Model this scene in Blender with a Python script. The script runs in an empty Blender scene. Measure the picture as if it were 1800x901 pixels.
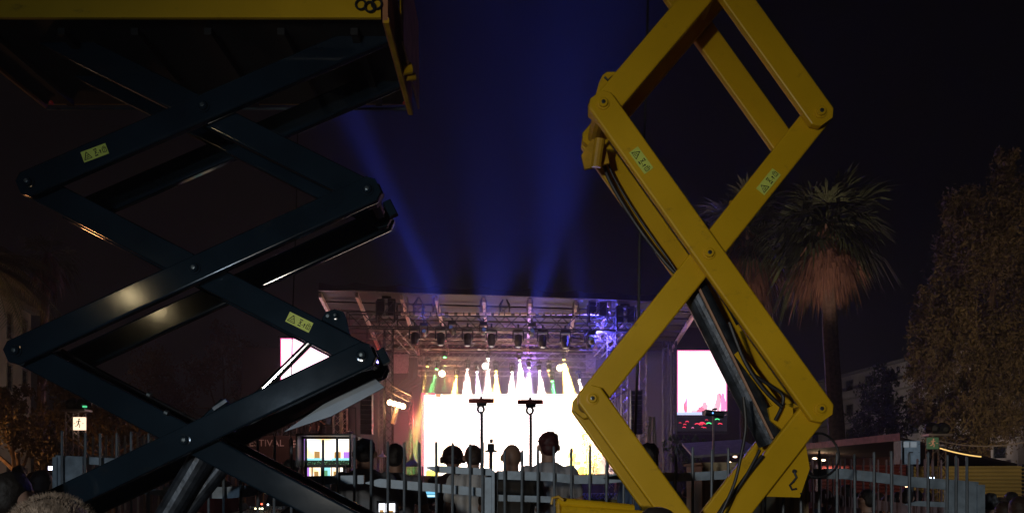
import bpy, bmesh, math, random
from mathutils import Vector, Matrix, noise
R = math.radians
random.seed(7)
sc = bpy.context.scene
C = sc.collection

# ------------------------------------------------------------ camera, night sky, moonlight, exposure
CAMH, F, CX, HY = 1.75, 1300.0, 900.0, 850.0      # eye height, focal length in photo pixels, photo centre, horizon row
cam = bpy.data.objects.new('camera', bpy.data.cameras.new('camera'))
C.objects.link(cam); sc.camera = cam
cam.location = (0, 0, CAMH); cam.rotation_euler = (R(90), 0, 0)
cam.data.sensor_width = 36; cam.data.lens = 36 * F / 1800
cam.data.shift_y = (HY - 450.5) / 1800
cam.data.clip_start = 0.05; cam.data.clip_end = 1500
world = bpy.data.worlds.new('World'); sc.world = world; world.use_nodes = True
wn = world.node_tree; wbg = wn.nodes['Background']
tc = wn.nodes.new('ShaderNodeTexCoord'); sep = wn.nodes.new('ShaderNodeSeparateXYZ'); rmp = wn.nodes.new('ShaderNodeValToRGB')
wn.links.new(tc.outputs['Generated'], sep.inputs[0]); wn.links.new(sep.outputs['Z'], rmp.inputs[0]); wn.links.new(rmp.outputs[0], wbg.inputs[0])
rmp.color_ramp.elements[0].position = 0.0; rmp.color_ramp.elements[0].color = (.0016, .0015, .0018, 1)
rmp.color_ramp.elements[1].position = 0.55; rmp.color_ramp.elements[1].color = (.0006, .0006, .0009, 1)
wbg.inputs[1].default_value = 1.0
moon = bpy.data.lights.new('moonlight', 'SUN'); moon.energy = 0.004; moon.angle = R(0.5); moon.color = (.8, .88, 1)
mo = bpy.data.objects.new('moonlight', moon); C.objects.link(mo); mo.rotation_euler = (R(48), R(-10), R(-25))
vs = sc.view_settings; vs.view_transform = 'Standard'; vs.look = 'None'; vs.exposure = 0; vs.gamma = 1; vs.use_curve_mapping = False
cy = sc.cycles
cy.use_denoising = True; cy.max_bounces = 5; cy.diffuse_bounces = 2; cy.glossy_bounces = 2; cy.volume_bounces = 0
cy.transmission_bounces = 3; cy.transparent_max_bounces = 6; cy.sample_clamp_indirect = 2.0; cy.sample_clamp_direct = 0
cy.caustics_reflective = False; cy.caustics_refractive = False; cy.use_light_tree = True
cy.use_adaptive_sampling = False

def W(px, py, d):
    return Vector(((px - CX) / F * d, d, CAMH + (HY - py) / F * d))

def lamp(name, kind, loc, power, color, target=None, size=.2, spot=None, blend=.4):
    l = bpy.data.lights.new(name, kind); l.energy = power; l.color = color
    if kind == 'AREA': l.size = size
    else: l.shadow_soft_size = size
    if spot: l.spot_size = R(spot); l.spot_blend = blend
    o = bpy.data.objects.new(name, l); C.objects.link(o); o.location = loc
    if target is not None:
        o.rotation_euler = (Vector(target) - Vector(loc)).to_track_quat('-Z', 'Y').to_euler()
    return o

# lamps behind the photographer (out of the picture), then tree lights and added fills
lamp('mast_floodlight', 'SPOT', (-2.6, -3.5, 2.1), 640, (1, .94, .84), (1.6, 5.4, .75), .12, 70, 1)
lamp('cool_mast_floodlight', 'SPOT', (-3.4, -4, 2.6), 230, (.60, .8, 1), (-1.2, 5.2, .9), .11, 66, 1)
lamp('sodium_street_light', 'SPOT', (-6.4, -4, 4.9), 22, (1, .78, .42), (-2.6, 5, 2.2), .09, 70, .9)
lamp('path_light_near_tall_tree', 'SPOT', (15.0, 17, 2.2), 1700, (1, .66, .38), (21.0, 30, 7.5), .3, 80, .8)
lamp('ground_spot_under_palm', 'SPOT', (6.0, 14, .6), 4200, (1, .62, .48), (10.1, 24, 9.6), .15, 22, .8)
lamp('far_palm_fill_light', 'SPOT', (7.0, 21, .6), 2200, (1, .62, .50), (9.2, 29.3, 11), .15, 30, .8)  # unseen fill added to brighten the second palm
lamp('cabinet_fill_light', 'SPOT', (6.8, 6.0, 2.6), 60, (.75, .88, 1), (4.6, 10, 1.9), .08, 80, .8)  # unseen fill added to brighten the cabinet and the right fence end
lamp('path_light_near_low_trees', 'POINT', (-16.0, 20.5, 2.4), 330, (1, .42, .15), None, .3)

lamp('apartment_fill_light', 'SPOT', (36, 62, 6), 9000, (1, .9, .82), (50, 95, 11), .4, 70, .8)  # unseen fill added so the apartment block shows
lamp('pale_building_fill_light', 'SPOT', (-26, 36, 4), 2200, (1, .85, .65), (-37, 49, 9), .3, 75, .8)  # unseen fill added to lift the pale facade

# ------------------------------------------------------------ helpers
MATS = {}
def mat(name, col, rough=.6, metal=0, var=.25, scale=6, bump=0, emit=None, es=0, coat=0, spec=.5, grime=None):
    if name in MATS: return MATS[name]
    m = bpy.data.materials.new(name); m.use_nodes = True
    n = m.node_tree; b = n.nodes['Principled BSDF']
    t = n.nodes.new('ShaderNodeTexCoord'); ns = n.nodes.new('ShaderNodeTexNoise')
    ns.inputs['Scale'].default_value = scale; ns.inputs['Detail'].default_value = 5
    n.links.new(t.outputs['Object'], ns.inputs['Vector'])
    r = n.nodes.new('ShaderNodeValToRGB')
    r.color_ramp.elements[0].position = .3; r.color_ramp.elements[1].position = .7
    r.color_ramp.elements[0].color = tuple(c * (1 - var) for c in col) + (1,)
    r.color_ramp.elements[1].color = tuple(min(1, c * (1 + var)) for c in col) + (1,)
    n.links.new(ns.outputs['Fac'], r.inputs[0]); colout = r.outputs[0]
    if grime:      # scuffs, chips and dirt streaks with a shape of their own
        mp = n.nodes.new('ShaderNodeMapping'); mp.inputs['Scale'].default_value = (2, 2, 3.5); mp.inputs['Rotation'].default_value = (0, .7, 0)
        g1 = n.nodes.new('ShaderNodeTexNoise'); g1.inputs['Scale'].default_value = 3.2; g1.inputs['Detail'].default_value = 9; g1.inputs['Roughness'].default_value = .72
        n.links.new(t.outputs['Object'], mp.inputs['Vector']); n.links.new(mp.outputs[0], g1.inputs['Vector'])
        gr = n.nodes.new('ShaderNodeValToRGB'); gr.color_ramp.elements[0].position = .60; gr.color_ramp.elements[1].position = .74
        gr.color_ramp.elements[1].color = (.55, .55, .55, 1)
        mx = n.nodes.new('ShaderNodeMix'); mx.data_type = 'RGBA'
        n.links.new(g1.outputs['Fac'], gr.inputs[0]); n.links.new(gr.outputs[0], mx.inputs[0]); n.links.new(colout, mx.inputs[6]); mx.inputs[7].default_value = tuple(grime) + (1,)
        colout = mx.outputs[2]
    n.links.new(colout, b.inputs['Base Color'])
    mr = n.nodes.new('ShaderNodeMapRange'); mr.inputs['To Min'].default_value = max(.03, rough - min(.1, rough*.4)); mr.inputs['To Max'].default_value = min(1, rough + min(.12, rough*.5))
    n.links.new(ns.outputs['Fac'], mr.inputs['Value']); n.links.new(mr.outputs[0], b.inputs['Roughness'])
    b.inputs['Metallic'].default_value = metal
    b.inputs['Specular IOR Level'].default_value = spec
    if coat: b.inputs['Coat Weight'].default_value = coat; b.inputs['Coat Roughness'].default_value = .12
    if bump:
        bp = n.nodes.new('ShaderNodeBump'); bp.inputs['Strength'].default_value = bump; bp.inputs['Distance'].default_value = .02
        n.links.new(ns.outputs['Fac'], bp.inputs['Height']); n.links.new(bp.outputs[0], b.inputs['Normal'])
    if emit:
        b.inputs['Emission Color'].default_value = tuple(emit) + (1,); b.inputs['Emission Strength'].default_value = es
    MATS[name] = m
    return m

def origin(o):
    v = Vector((0, 0, 0))
    while o: v += o.location; o = o.parent
    return v

class MB:
    def __init__(s): s.v = []; s.f = []
    def add(s, vs, fs):
        n = len(s.v); s.v += [Vector(v) for v in vs]; s.f += [[i + n for i in f] for f in fs]; return s
    def box(s, a, b):
        x0, y0, z0 = a; x1, y1, z1 = b
        return s.add([(x0,y0,z0),(x1,y0,z0),(x1,y1,z0),(x0,y1,z0),(x0,y0,z1),(x1,y0,z1),(x1,y1,z1),(x0,y1,z1)],
                     [(0,3,2,1),(4,5,6,7),(0,1,5,4),(1,2,6,5),(2,3,7,6),(3,0,4,7)])
    def cbox(s, c, sx, sy, sz): return s.box((c[0]-sx/2, c[1]-sy/2, c[2]-sz/2), (c[0]+sx/2, c[1]+sy/2, c[2]+sz/2))
    def ring(s, rings, cap=True, close=False):
        n = len(rings[0]); vs = [p for r in rings for p in r]; fs = []
        for k in range(len(rings) - 1):
            for i in range(n):
                j = (i + 1) % n; fs.append((k*n+i, k*n+j, (k+1)*n+j, (k+1)*n+i))
        if cap: fs.append(tuple(range(n))[::-1]); fs.append(tuple((len(rings)-1)*n + i for i in range(n)))
        return s.add(vs, fs)
    def tube(s, p0, p1, r, n=6, r1=None):
        p0, p1 = Vector(p0), Vector(p1); d = (p1 - p0)
        if d.length < 1e-6: return s
        d.normalize(); u = d.orthogonal().normalized(); w = d.cross(u); r1 = r if r1 is None else r1
        return s.ring([[p + (u*math.cos(2*math.pi*i/n + .4) + w*math.sin(2*math.pi*i/n + .4))*q for i in range(n)] for p, q in ((p0, r), (p1, r1))])
    def path(s, pts, r, n=6):
        pts = [Vector(p) for p in pts]; rings = []; u = None
        for i, p in enumerate(pts):
            d = (pts[min(i+1, len(pts)-1)] - pts[max(i-1, 0)]).normalized()
            u = d.orthogonal().normalized() if u is None else (u - d*u.dot(d)).normalized()
            w = d.cross(u); q = r[i] if isinstance(r, (list, tuple)) else r
            rings.append([p + (u*math.cos(2*math.pi*k/n) + w*math.sin(2*math.pi*k/n))*q for k in range(n)])
        return s.ring(rings)
    def beam(s, p0, p1, h, t, ch=.0, nrm=Vector((0, 1, 0))):
        """box section from p0 to p1, h across in the plane, t along nrm, chamfered long edges"""
        p0, p1 = Vector(p0), Vector(p1); d = (p1-p0).normalized(); u = nrm.cross(d).normalized(); w = nrm
        a, b = h/2, t/2; c = ch
        if c: prof = [(a, b-c), (a-c, b), (-a+c, b), (-a, b-c), (-a, -b+c), (-a+c, -b), (a-c, -b), (a, -b+c)]
        else: prof = [(a, b), (-a, b), (-a, -b), (a, -b)]
        return s.ring([[p + u*x + w*y for x, y in prof] for p in (p0, p1)])
    def prism(s, pts, t):
        """closed outline pts (3D, planar), thickened by vector t"""
        t = Vector(t); return s.ring([[Vector(p) for p in pts], [Vector(p) + t for p in pts]])
    def sph(s, c, rx, ry=None, rz=None, n=12, m=8):
        ry = rx if ry is None else ry; rz = rx if rz is None else rz; rings = []
        for k in range(1, m):
            th = math.pi*k/m
            rings.append([(c[0]+rx*math.sin(th)*math.cos(2*math.pi*i/n), c[1]+ry*math.sin(th)*math.sin(2*math.pi*i/n), c[2]+rz*math.cos(th)) for i in range(n)])
        return s.ring(rings)
    def lathe(s, c, prof, n=16, axis=Vector((0, 0, 1))):
        u = axis.orthogonal().normalized(); w = axis.cross(u); c = Vector(c)
        return s.ring([[c + axis*z + (u*math.cos(2*math.pi*i/n) + w*math.sin(2*math.pi*i/n))*r for i in range(n)] for r, z in prof])
    def truss(s, p0, p1, w, r=.025, up=Vector((0, 0, 1)), bays=None, h=None):
        p0, p1 = Vector(p0), Vector(p1); L = (p1-p0).length; d = (p1-p0)/L
        if abs(d.dot(up)) > .9: up = Vector((0, 1, 0))
        a = d.cross(up).normalized(); b = a.cross(d).normalized(); h = h or w
        cs = [a*(sx*w/2) + b*(sy*h/2) for sx, sy in ((1,1),(1,-1),(-1,-1),(-1,1))]
        for c in cs: s.tube(p0+c, p1+c, r, 4)
        n = bays or max(1, round(L/h)); st = L/n
        for k in range(n):
            for i in range(4):
                c0, c1 = cs[i], cs[(i+1) % 4]
                if k % 2: c0, c1 = c1, c0
                s.tube(p0+d*(k*st)+c0, p0+d*((k+1)*st)+c1, r*.6, 3)
        for k in (0, n):
            for i in range(4): s.tube(p0+d*(k*st)+cs[i], p0+d*(k*st)+cs[(i+1) % 4], r*.6, 3)
        return s
    def build(s, name, m, parent=None, smooth=False):
        o0 = origin(parent) if parent else Vector((0, 0, 0))
        me = bpy.data.meshes.new(name); me.from_pydata([tuple(v - o0) for v in s.v], [], s.f); me.update()
        bm = bmesh.new(); bm.from_mesh(me); bmesh.ops.recalc_face_normals(bm, faces=bm.faces); bm.to_mesh(me); bm.free()
        if m: me.materials.append(m)
        if smooth:
            for p in me.polygons: p.use_smooth = True
        o = bpy.data.objects.new(name, me); C.objects.link(o)
        if parent: o.parent = parent
        return o

def tag(o, label=None, cat=None, group=None, kind=None):
    if label: o['label'] = label
    if cat: o['category'] = cat
    if group: o['group'] = group
    if kind: o['kind'] = kind
    return o
def empty(name, loc, label, cat, group=None):
    o = bpy.data.objects.new(name, None); C.objects.link(o); o.location = loc; o.empty_display_size = .2
    return tag(o, label, cat, group)
def copy_tree(o, parent=None):
    c = o.copy(); C.objects.link(c)
    if parent: c.parent = parent
    for ch in list(o.children): copy_tree(ch, c)
    return c
def text(name, body, size, m, parent, loc, rot=(R(90), 0, 0), ext=.004, align='LEFT'):
    cu = bpy.data.curves.new(name, 'FONT'); cu.body = body; cu.size = size; cu.extrude = ext; cu.align_x = align
    t = bpy.data.objects.new(name, cu); C.objects.link(t)
    me = bpy.data.meshes.new_from_object(t.evaluated_get(bpy.context.evaluated_depsgraph_get()))
    bpy.data.objects.remove(t); me.materials.clear(); me.materials.append(m)
    o = bpy.data.objects.new(name, me); C.objects.link(o); o.parent = parent
    o.location = Vector(loc) - origin(parent); o.rotation_euler = rot
    return o

M_yel = mat('yellow_paint', (.66, .39, .004), .42, 0, .10, 2.2, .05, grime=(.10, .05, .02))
M_yeld = mat('worn_yellow_paint', (.52, .29, .010), .5, 0, .35, 9, .1, grime=(.06, .03, .015))
M_dark = mat('anthracite_paint', (.009, .018, .028), .095, 0, .3, 2.2, .05, grime=(.03, .028, .025))
M_under = mat('platform_underside', (.012, .011, .010), .7, 0, .3, 4)
M_orange = mat('faded_orange_paint', (.45, .19, .08), .6, 0, .3, 7)
M_pin = mat('pin_steel', (.10, .12, .13), .35, .8, .3, 20)
M_chrome = mat('chrome_rod', (.8, .82, .85), .12, 1, .05, 10)
M_barrel = mat('worn_cylinder_steel', (.045, .055, .07), .42, .5, .6, 14, .3, grime=(.20, .21, .22))
M_rub = mat('black_rubber', (.012, .012, .013), .5, 0, .2, 10)
M_stick = mat('yellow_green_sticker', (.62, .72, .12), .5, 0, .08, 10)
M_ink = mat('black_ink', (.01, .01, .01), .6)
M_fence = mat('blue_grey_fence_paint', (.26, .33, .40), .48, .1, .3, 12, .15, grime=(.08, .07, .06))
M_bar = mat('silhouette_fence_bar', (.11, .135, .16), .48, .1, .3, 12, .1)  # same fence, darkened so its bars stand as silhouettes
M_fencer = mat('tan_fence_paint', (.32, .25, .20), .6, .1, .3, 10, .1)
M_truss = mat('aluminium_truss', (.30, .25, .25), .45, .6, .3, 3)
M_trussd = mat('dark_truss', (.05, .05, .06), .5, .4, .3, 3)
M_black = mat('black_equipment', (.015, .015, .017), .5, 0, .3, 8)
M_scrim = mat('black_stage_scrim', (.014, .011, .014), .95, 0, .5, .8)
M_tarp = mat('roof_tarpaulin', (.10, .095, .10), .7, 0, .25, .35, .2)
M_fascia = mat('dark_roof_fabric', (.03, .03, .045), .8, 0, .3, 1)
M_ground = mat('trodden_ground', (.06, .055, .048), .9, 0, .5, .6, .3)
M_deck = mat('stage_deck', (.05, .045, .05), .6, 0, .3, 1)
M_wood = mat('pale_plywood', (.42, .33, .20), .6, 0, .2, 3, .05)
M_bark = mat('palm_bark', (.10, .075, .055), .9, 0, .5, 9, .5)
M_trunk = mat('tree_bark', (.07, .05, .035), .9, 0, .5, 9, .5)

# ------------------------------------------------------------ ground and haze
g = MB().box((-140, -30, -.3), (140, 190, 0)).build('ground', M_ground); tag(g, kind='structure')
hz = MB().box((-143, -33, -1.3), (143, 193, 46)).build('haze', None); tag(hz, kind='stuff')
def volume(o, name, dens, col=(.9, .92, 1), aniso=.35):
    m = bpy.data.materials.new(name); m.use_nodes = True; n = m.node_tree
    n.nodes.remove(n.nodes['Principled BSDF'])
    v = n.nodes.new('ShaderNodeVolumePrincipled'); v.inputs['Density'].default_value = dens
    v.inputs['Color'].default_value = tuple(col) + (1,); v.inputs['Anisotropy'].default_value = aniso
    n.links.new(v.outputs[0], n.nodes['Material Output'].inputs['Volume'])
    o.data.materials.clear(); o.data.materials.append(m)
volume(hz, 'night_haze', .0015)
sm = MB().box((-9.5, 43.0, 2.35), (9.5, 47.6, 9.6)).build('stage_smoke', None); tag(sm, kind='stuff')
volume(sm, 'stage_smoke', .05, (1, .93, .95), .2)
# ------------------------------------------------------------ buildings far behind
def building(name, label, p0, p1, z1, floors, nx, wallc, depthv, balcony=False, lit=0):
    """facade from p0 to p1 (ground points), height z1"""
    p0, p1 = Vector(p0), Vector(p1); d = (p1-p0); L = d.length; d.normalize(); nrm = Vector((d.y, -d.x, 0))
    root = empty(name, p0, label, 'building')
    wm = mat(name + '_plaster', wallc, .9, 0, .25, .5); gm = mat('dark_window_glass', (.012, .013, .016), .25)
    fm = mat('window_frame', (.12, .11, .10), .6)
    b = -nrm*depthv
    MB().prism([p0, p1, p1+b, p0+b], (0, 0, z1)).build('wall', wm, root)
    rm = mat('roof_slab', (.18, .16, .15), .8)
    MB().prism([p0+nrm*.5-d*.4+Vector((0,0,z1)), p1+nrm*.5+d*.4+Vector((0,0,z1)), p1+b+Vector((0,0,z1)), p0+b+Vector((0,0,z1))], (0, 0, .35)).build('roof', rm, root)
    fh = z1/floors
    for k in range(floors):
        for i in range(nx):
            a = p0 + d*(L*(i+.3)/nx); w = L*.38/nx; z = fh*k + fh*.28; h = fh*.5
            q = a + nrm*.03 + Vector((0, 0, z))
            f = MB()
            for (o, l, hh) in ((Vector(), w, .1), (Vector((0,0,h)), w, .1)): f.prism([q+o, q+o+d*l, q+o+d*l+nrm*.08, q+o+nrm*.08], (0, 0, hh))
            for o in (0, w-.08): f.prism([q+d*o, q+d*(o+.08), q+d*(o+.08)+nrm*.07, q+d*o+nrm*.07], (0, 0, h))
            fo = f.build('window', fm, root)
            MB().prism([q+d*.08+Vector((0,0,.1)), q+d*(w-.08)+Vector((0,0,.1)), q+d*(w-.08)+nrm*.02+Vector((0,0,.1)), q+d*.08+nrm*.02+Vector((0,0,.1))], (0, 0, h-.1)).build('pane', gm, fo)
        if balcony and k > 0:
            q = p0 + nrm*.02 + Vector((0, 0, fh*k))
            m = MB().prism([q, q+d*L, q+d*L+nrm*1.3, q+nrm*1.3], (0, 0, .2))
            q2 = q + nrm*1.25 + Vector((0, 0, .2)); m.prism([q2, q2+d*L, q2+d*L+nrm*.08, q2+nrm*.08], (0, 0, .8))
            m.build('balcony', wm, root)
    return root
pA, pB = W(1395, 850, 118), W(1625, 850, 80)
building('apartment_block', 'long grey apartment block with balcony bands behind the right palm', (pA.x, pA.y, 0), (pB.x+6, pB.y-6, 0), 16.8, 5, 10, (.34, .29, .27), 10, True)
building('pale_building', 'pale plastered building with dark windows behind the left palms', (W(-140, 850, 42).x, 42, 0), (W(54, 850, 56).x, 56, 0), 14.6, 4, 6, (.42, .38, .32), 9)

# ------------------------------------------------------------ trees
def leafmat(n, c, v=.45): return mat(n, c, .75, 0, v, 3)
def foliage(clumps, nleaf, size, seed, squash=1.0):
    rd = random.Random(seed); b = MB()
    for (c, r) in clumps:
        c = Vector(c); rv = Vector(r) if hasattr(r, '__len__') else Vector((r, r, r))
        nsub = max(6, int(26 * (rv.x*rv.z) ** .6)); tot = int(nleaf * (rv.x*rv.z) ** .9)
        for _ in range(nsub):
            q = Vector((rd.gauss(0,1), rd.gauss(0,1), rd.gauss(0,1))).normalized() * rd.uniform(.35, 1.0)
            sc_ = c + Vector((q.x*rv.x, q.y*rv.y, q.z*rv.z)); sr = (rv.x*rv.y*rv.z) ** (1/3) * rd.uniform(.20, .42)
            for _k in range(tot//nsub):
                t = Vector((rd.gauss(0,.42), rd.gauss(0,.42), rd.gauss(0,.5)))
                p = sc_ + t*sr - Vector((0, 0, .25*sr*(t.x*t.x+t.y*t.y)*3))
                s = size * rd.uniform(.6, 1.4)
                u = Vector((rd.gauss(0,.6), rd.gauss(0,.6), rd.gauss(-.6,.7))).normalized(); w = u.cross(Vector((rd.gauss(0,1), rd.gauss(0,1), rd.gauss(0,1)))).normalized()
                b.add([p-u*s, p+w*s*.4, p+u*s, p-w*s*.4], [(0, 1, 2, 3)])
    return b
def tree(label, base, h, clumps, trunk_r, leaf, nleaf, size, seed, group=None):
    base = Vector(base); root = empty('tree', base, label, 'tree', group); rd = random.Random(seed)
    t = MB(); top = base + Vector((rd.uniform(-.3,.3), 0, h*.6))
    t.path([base, base + (top-base)*.5 + Vector((.1, 0, 0)), top], [trunk_r, trunk_r*.7, trunk_r*.35], 8)
    for (c, r) in clumps:
        c = Vector(c); s0 = base + (top-base)*rd.uniform(.45, .95)
        t.path([s0, s0*.5 + c*.5 + Vector((0, 0, -.15)), c], [trunk_r*.35, trunk_r*.22, trunk_r*.08], 5)
    t.build('trunk', M_trunk, root)
    foliage(clumps, nleaf, size, seed).build('crown', leaf, root)
    return root
def pxclumps(lst, d, sy=1.0):
    out = []
    for (px, py, rx, rz) in lst:
        dd = d + random.uniform(-1, 1)*sy
        out.append((W(px, py, dd), (rx/F*d, max(rx, rz)*.7/F*d, rz/F*d)))
    return out
L_br = leafmat('brownish_leaves', (.12, .095, .045)); L_gr = leafmat('dark_green_leaves', (.045, .06, .025)); L_ol = leafmat('olive_leaves', (.09, .075, .03))
d = 30
tree('tall drooping brownish tree at the right edge above the yellow corrugated wall', (W(1725, 850, d).x, d, 0), 14,
     pxclumps([(1700,440,46,100),(1660,560,48,90),(1640,660,42,70),(1765,380,42,100),(1790,520,50,110),(1740,620,62,80),(1700,730,70,60),(1790,700,50,80),(1770,300,25,40),(1660,740,46,46),(1690,370,28,50),(1625,600,24,50)], d, 1.5), .4, L_br, 3800, .075, 3)
d = 44
tree('dark green tree behind the palm trunk before the apartment block', (W(1545, 850, d).x, d, 0), 8,
     pxclumps([(1545,700,40,45),(1515,745,36,40),(1580,740,36,40),(1560,660,24,26)], d), .25, L_gr, 800, .12, 4)
d = 26
tree('low brownish tree behind the lit exit sign at the left', (W(200, 850, d).x, d, 0), 5,
     pxclumps([(130,690,55,50),(205,715,55,45),(270,740,45,36),(90,745,40,40),(180,765,60,30),(320,760,40,26)], d), .22, L_br, 2000, .08, 5)
d = 22
tree('dark leafy tree at the left edge below the pale building', (W(20, 850, d).x, d, 0), 4.5,
     pxclumps([(5,740,52,48),(60,765,50,40),(20,700,36,30),(95,795,40,26),(-60,730,50,60)], d), .2, L_ol, 2400, .075, 6)
d = 60
tree('faint reddish tree seen inside the dark scissor frame', (W(400, 850, d).x, d, 0), 11,
     pxclumps([(390,600,36,40),(430,640,40,46),(360,650,40,46),(440,690,46,40),(270,650,36,50),(300,700,50,40)], d), .35, leafmat('reddish_leaves', (.10, .05, .035)), 420, .15, 8)
d = 34
tree('small bright green bush tree behind the fence below the right screen', (W(1205, 850, d).x, d, 0), 4,
     pxclumps([(1205,800,28,26),(1180,780,22,22),(1232,790,20,24),(1215,770,18,14)], d), .12, leafmat('green_leaves', (.05, .11, .03)), 700, .08, 9)

# ------------------------------------------------------------ palms
def palm(label, base, crown, R0, seed, trunk_r, nf=46, nd=60, feather=False, skirt=1.0):
    base, crown = Vector(base), Vector(crown); root = empty('palm_tree', base, label, 'palm tree'); rd = random.Random(seed)
    t = MB(); n = 14
    t.path([base + (crown-base)*(k/n) + Vector((math.sin(k*.5)*.03, 0, 0)) for k in range(n+1)], [trunk_r*(1.15 - .3*k/n + .04*(k % 2)) for k in range(n+1)], 10)
    t.build('trunk', M_bark, root)
    live, dead = MB(), MB()
    def fan(b, el, az, L, droop, nl, sp):
        d0 = Vector((math.cos(el)*math.cos(az), math.cos(el)*math.sin(az), math.sin(el)))
        side = Vector((-math.sin(az), math.cos(az), 0)); p1 = crown + d0*L*.45 + Vector((0, 0, -droop*L*.10))
        b.path([crown, (crown+p1)*.5 + Vector((0, 0, .04*L)), p1], .018*R0/1.5, 3)
        up = side.cross(d0)
        for i in range(nl):
            a = (i/(nl-1)-.5)*sp; dv = (d0*math.cos(a) + side*math.sin(a) + up*rd.uniform(-.16, .16)).normalized()
            l = L*.58*(1 - .35*abs(i/(nl-1)-.5)*2)*rd.uniform(.7, 1.15)
            m1 = p1 + dv*l*.6 + Vector((0, 0, -droop*l*.15)); m2 = p1 + dv*l + Vector((0, 0, -droop*l*.55))
            w = (dv.cross(up)).normalized()*l*.032
            b.add([p1, m1-w, m2, m1+w], [(0, 1, 2, 3)])
    def plume(b, el, az, L, droop, nl):
        d0 = Vector((math.cos(el)*math.cos(az), math.cos(el)*math.sin(az), math.sin(el))); side = Vector((-math.sin(az), math.cos(az), 0))
        pts = [crown + d0*L*s + Vector((0, 0, -droop*L*s*s*.8)) for s in [k/8 for k in range(9)]]
        b.path(pts, [.03*(1-k/9)+.006 for k in range(9)], 3)
        for k in range(nl):
            s = .15 + .85*k/nl; i = min(7, int(s*8)); p = pts[i].lerp(pts[i+1], s*8-i); dv = (pts[i+1]-pts[i]).normalized()
            for sg in (-1, 1):
                e = p + (side*sg*.8 + dv*.5 + Vector((0, 0, -.35 - droop*.3))).normalized()*L*.28*(1 - .5*abs(s-.5))
                w = dv*.015*L/2
                b.add([p-w, e, p+w], [(0, 1, 2)])
    for i in range(nf):
        az = rd.uniform(0, 2*math.pi); el = math.asin(rd.uniform(-.62, .98))
        if feather: plume(live, max(-.1, el), az, R0*rd.uniform(.9, 1.1), rd.uniform(.5, 1.1), 26)
        else: fan(live, el, az, R0*rd.uniform(.75, 1.2), .5 + .7*max(0, -el+.7), 22, R(150))
    for i in range(nd):
        az = rd.uniform(0, 2*math.pi); el = R(rd.uniform(-88, -35))
        fan(dead, el, az, R0*rd.uniform(.5, 1.12)*skirt, 1.1, 11, R(60))
    live.build('fronds', mat('palm_fronds', (.040, .060, .026), .6, 0, .6, 2), root)
    if nd: dead.build('dead_frond_skirt', mat('dead_palm_fronds', (.15, .085, .055), .8, 0, .5, 3), root)
    return root
d = 24
palm('large fan palm with brown skirt right of the yellow lift', (W(1478, 850, d).x, d, 0), W(1452, 395, d), 2.15, 11, .24, 78, 80)
d = 29
palm('smaller fan palm partly hidden behind the yellow scissor arms', (W(1318, 850, d).x, d+.4, 0), W(1312, 400, d), 2.1, 12, .26, 70, 80, skirt=1.4)
d = 30
palm('fan palm with drooping brown fronds behind the left lift, beside the pale building', (W(62, 850, d).x, d, 0), W(85, 445, d), 1.35, 13, .16, 30, 36)
d = 21
palm('feathery palm at the left edge of the picture before the pale building', (W(-45, 850, d).x, d, 0), W(-25, 460, d), 1.9, 14, .2, 40, 0, True)

# ------------------------------------------------------------ stage
def emis(name, col, s):
    if name in MATS: return MATS[name]
    m = bpy.data.materials.new(name); m.use_nodes = True; n = m.node_tree; n.nodes.remove(n.nodes['Principled BSDF'])
    e = n.nodes.new('ShaderNodeEmission'); e.inputs[0].default_value = tuple(col)+(1,); e.inputs[1].default_value = s
    n.links.new(e.outputs[0], n.nodes['Material Output'].inputs[0]); MATS[name] = m; return m
def screenmat(name, cA, cB, s, scale=1.2):
    m = bpy.data.materials.new(name); m.use_nodes = True; n = m.node_tree; n.nodes.remove(n.nodes['Principled BSDF'])
    e = n.nodes.new('ShaderNodeEmission'); t = n.nodes.new('ShaderNodeTexCoord'); ns = n.nodes.new('ShaderNodeTexNoise'); r = n.nodes.new('ShaderNodeValToRGB')
    ns.inputs['Scale'].default_value = scale; n.links.new(t.outputs['Object'], ns.inputs[0]); n.links.new(ns.outputs[0], r.inputs[0]); n.links.new(r.outputs[0], e.inputs[0])
    r.color_ramp.elements[0].position = .35; r.color_ramp.elements[1].position = .62
    r.color_ramp.elements[0].color = tuple(cA)+(1,); r.color_ramp.elements[1].color = tuple(cB)+(1,)
    e.inputs[1].default_value = s; n.links.new(e.outputs[0], n.nodes['Material Output'].inputs[0]); return m
def quad(px0, py0, px1, py1, d, t=.05):
    a = W(px0, py1, d); b = W(px1, py0, d); return MB().box((a.x, d, a.z), (b.x, d+t, b.z))

st = MB().box((-11.5, 42.6, 0), (10.5, 54, 2.2)).build('stage_deck', M_deck); tag(st, 'black stage platform below the bright video wall', 'stage')
# roof
rf = empty('stage_roof', (0, 46, 12), 'grey fabric stage roof with dark scalloped front edge', 'stage roof')
fx = [560, 625, 704, 766, 850, 932, 1014, 1072, 1165, 1230]
ft = [497, 497, 501, 503, 505, 508, 511, 513, 517, 519]
und = MB(); xs = [W(x, 0, 40).x for x in fx]; zf = [W(0, y+13, 40).z for y in ft]
for i in range(len(xs)-1):
    for j in range(4):       # underside, sagging fabric panels
        s0, s1 = j/4, (j+1)/4
        def up(i, s): return Vector((xs[i]*(1+.10*s), 40.2+12.5*s, zf[i]+(11.2-zf[i])*s + .25*math.sin(math.pi*s)))
        und.add([up(i,s0), up(i+1,s0), up(i+1,s1), up(i,s1), up(i,s0)+Vector((0,0,.06)), up(i+1,s0)+Vector((0,0,.06)), up(i+1,s1)+Vector((0,0,.06)), up(i,s1)+Vector((0,0,.06))],
                [(0,3,2,1),(4,5,6,7),(0,1,5,4),(1,2,6,5),(2,3,7,6),(3,0,4,7)])
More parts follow.
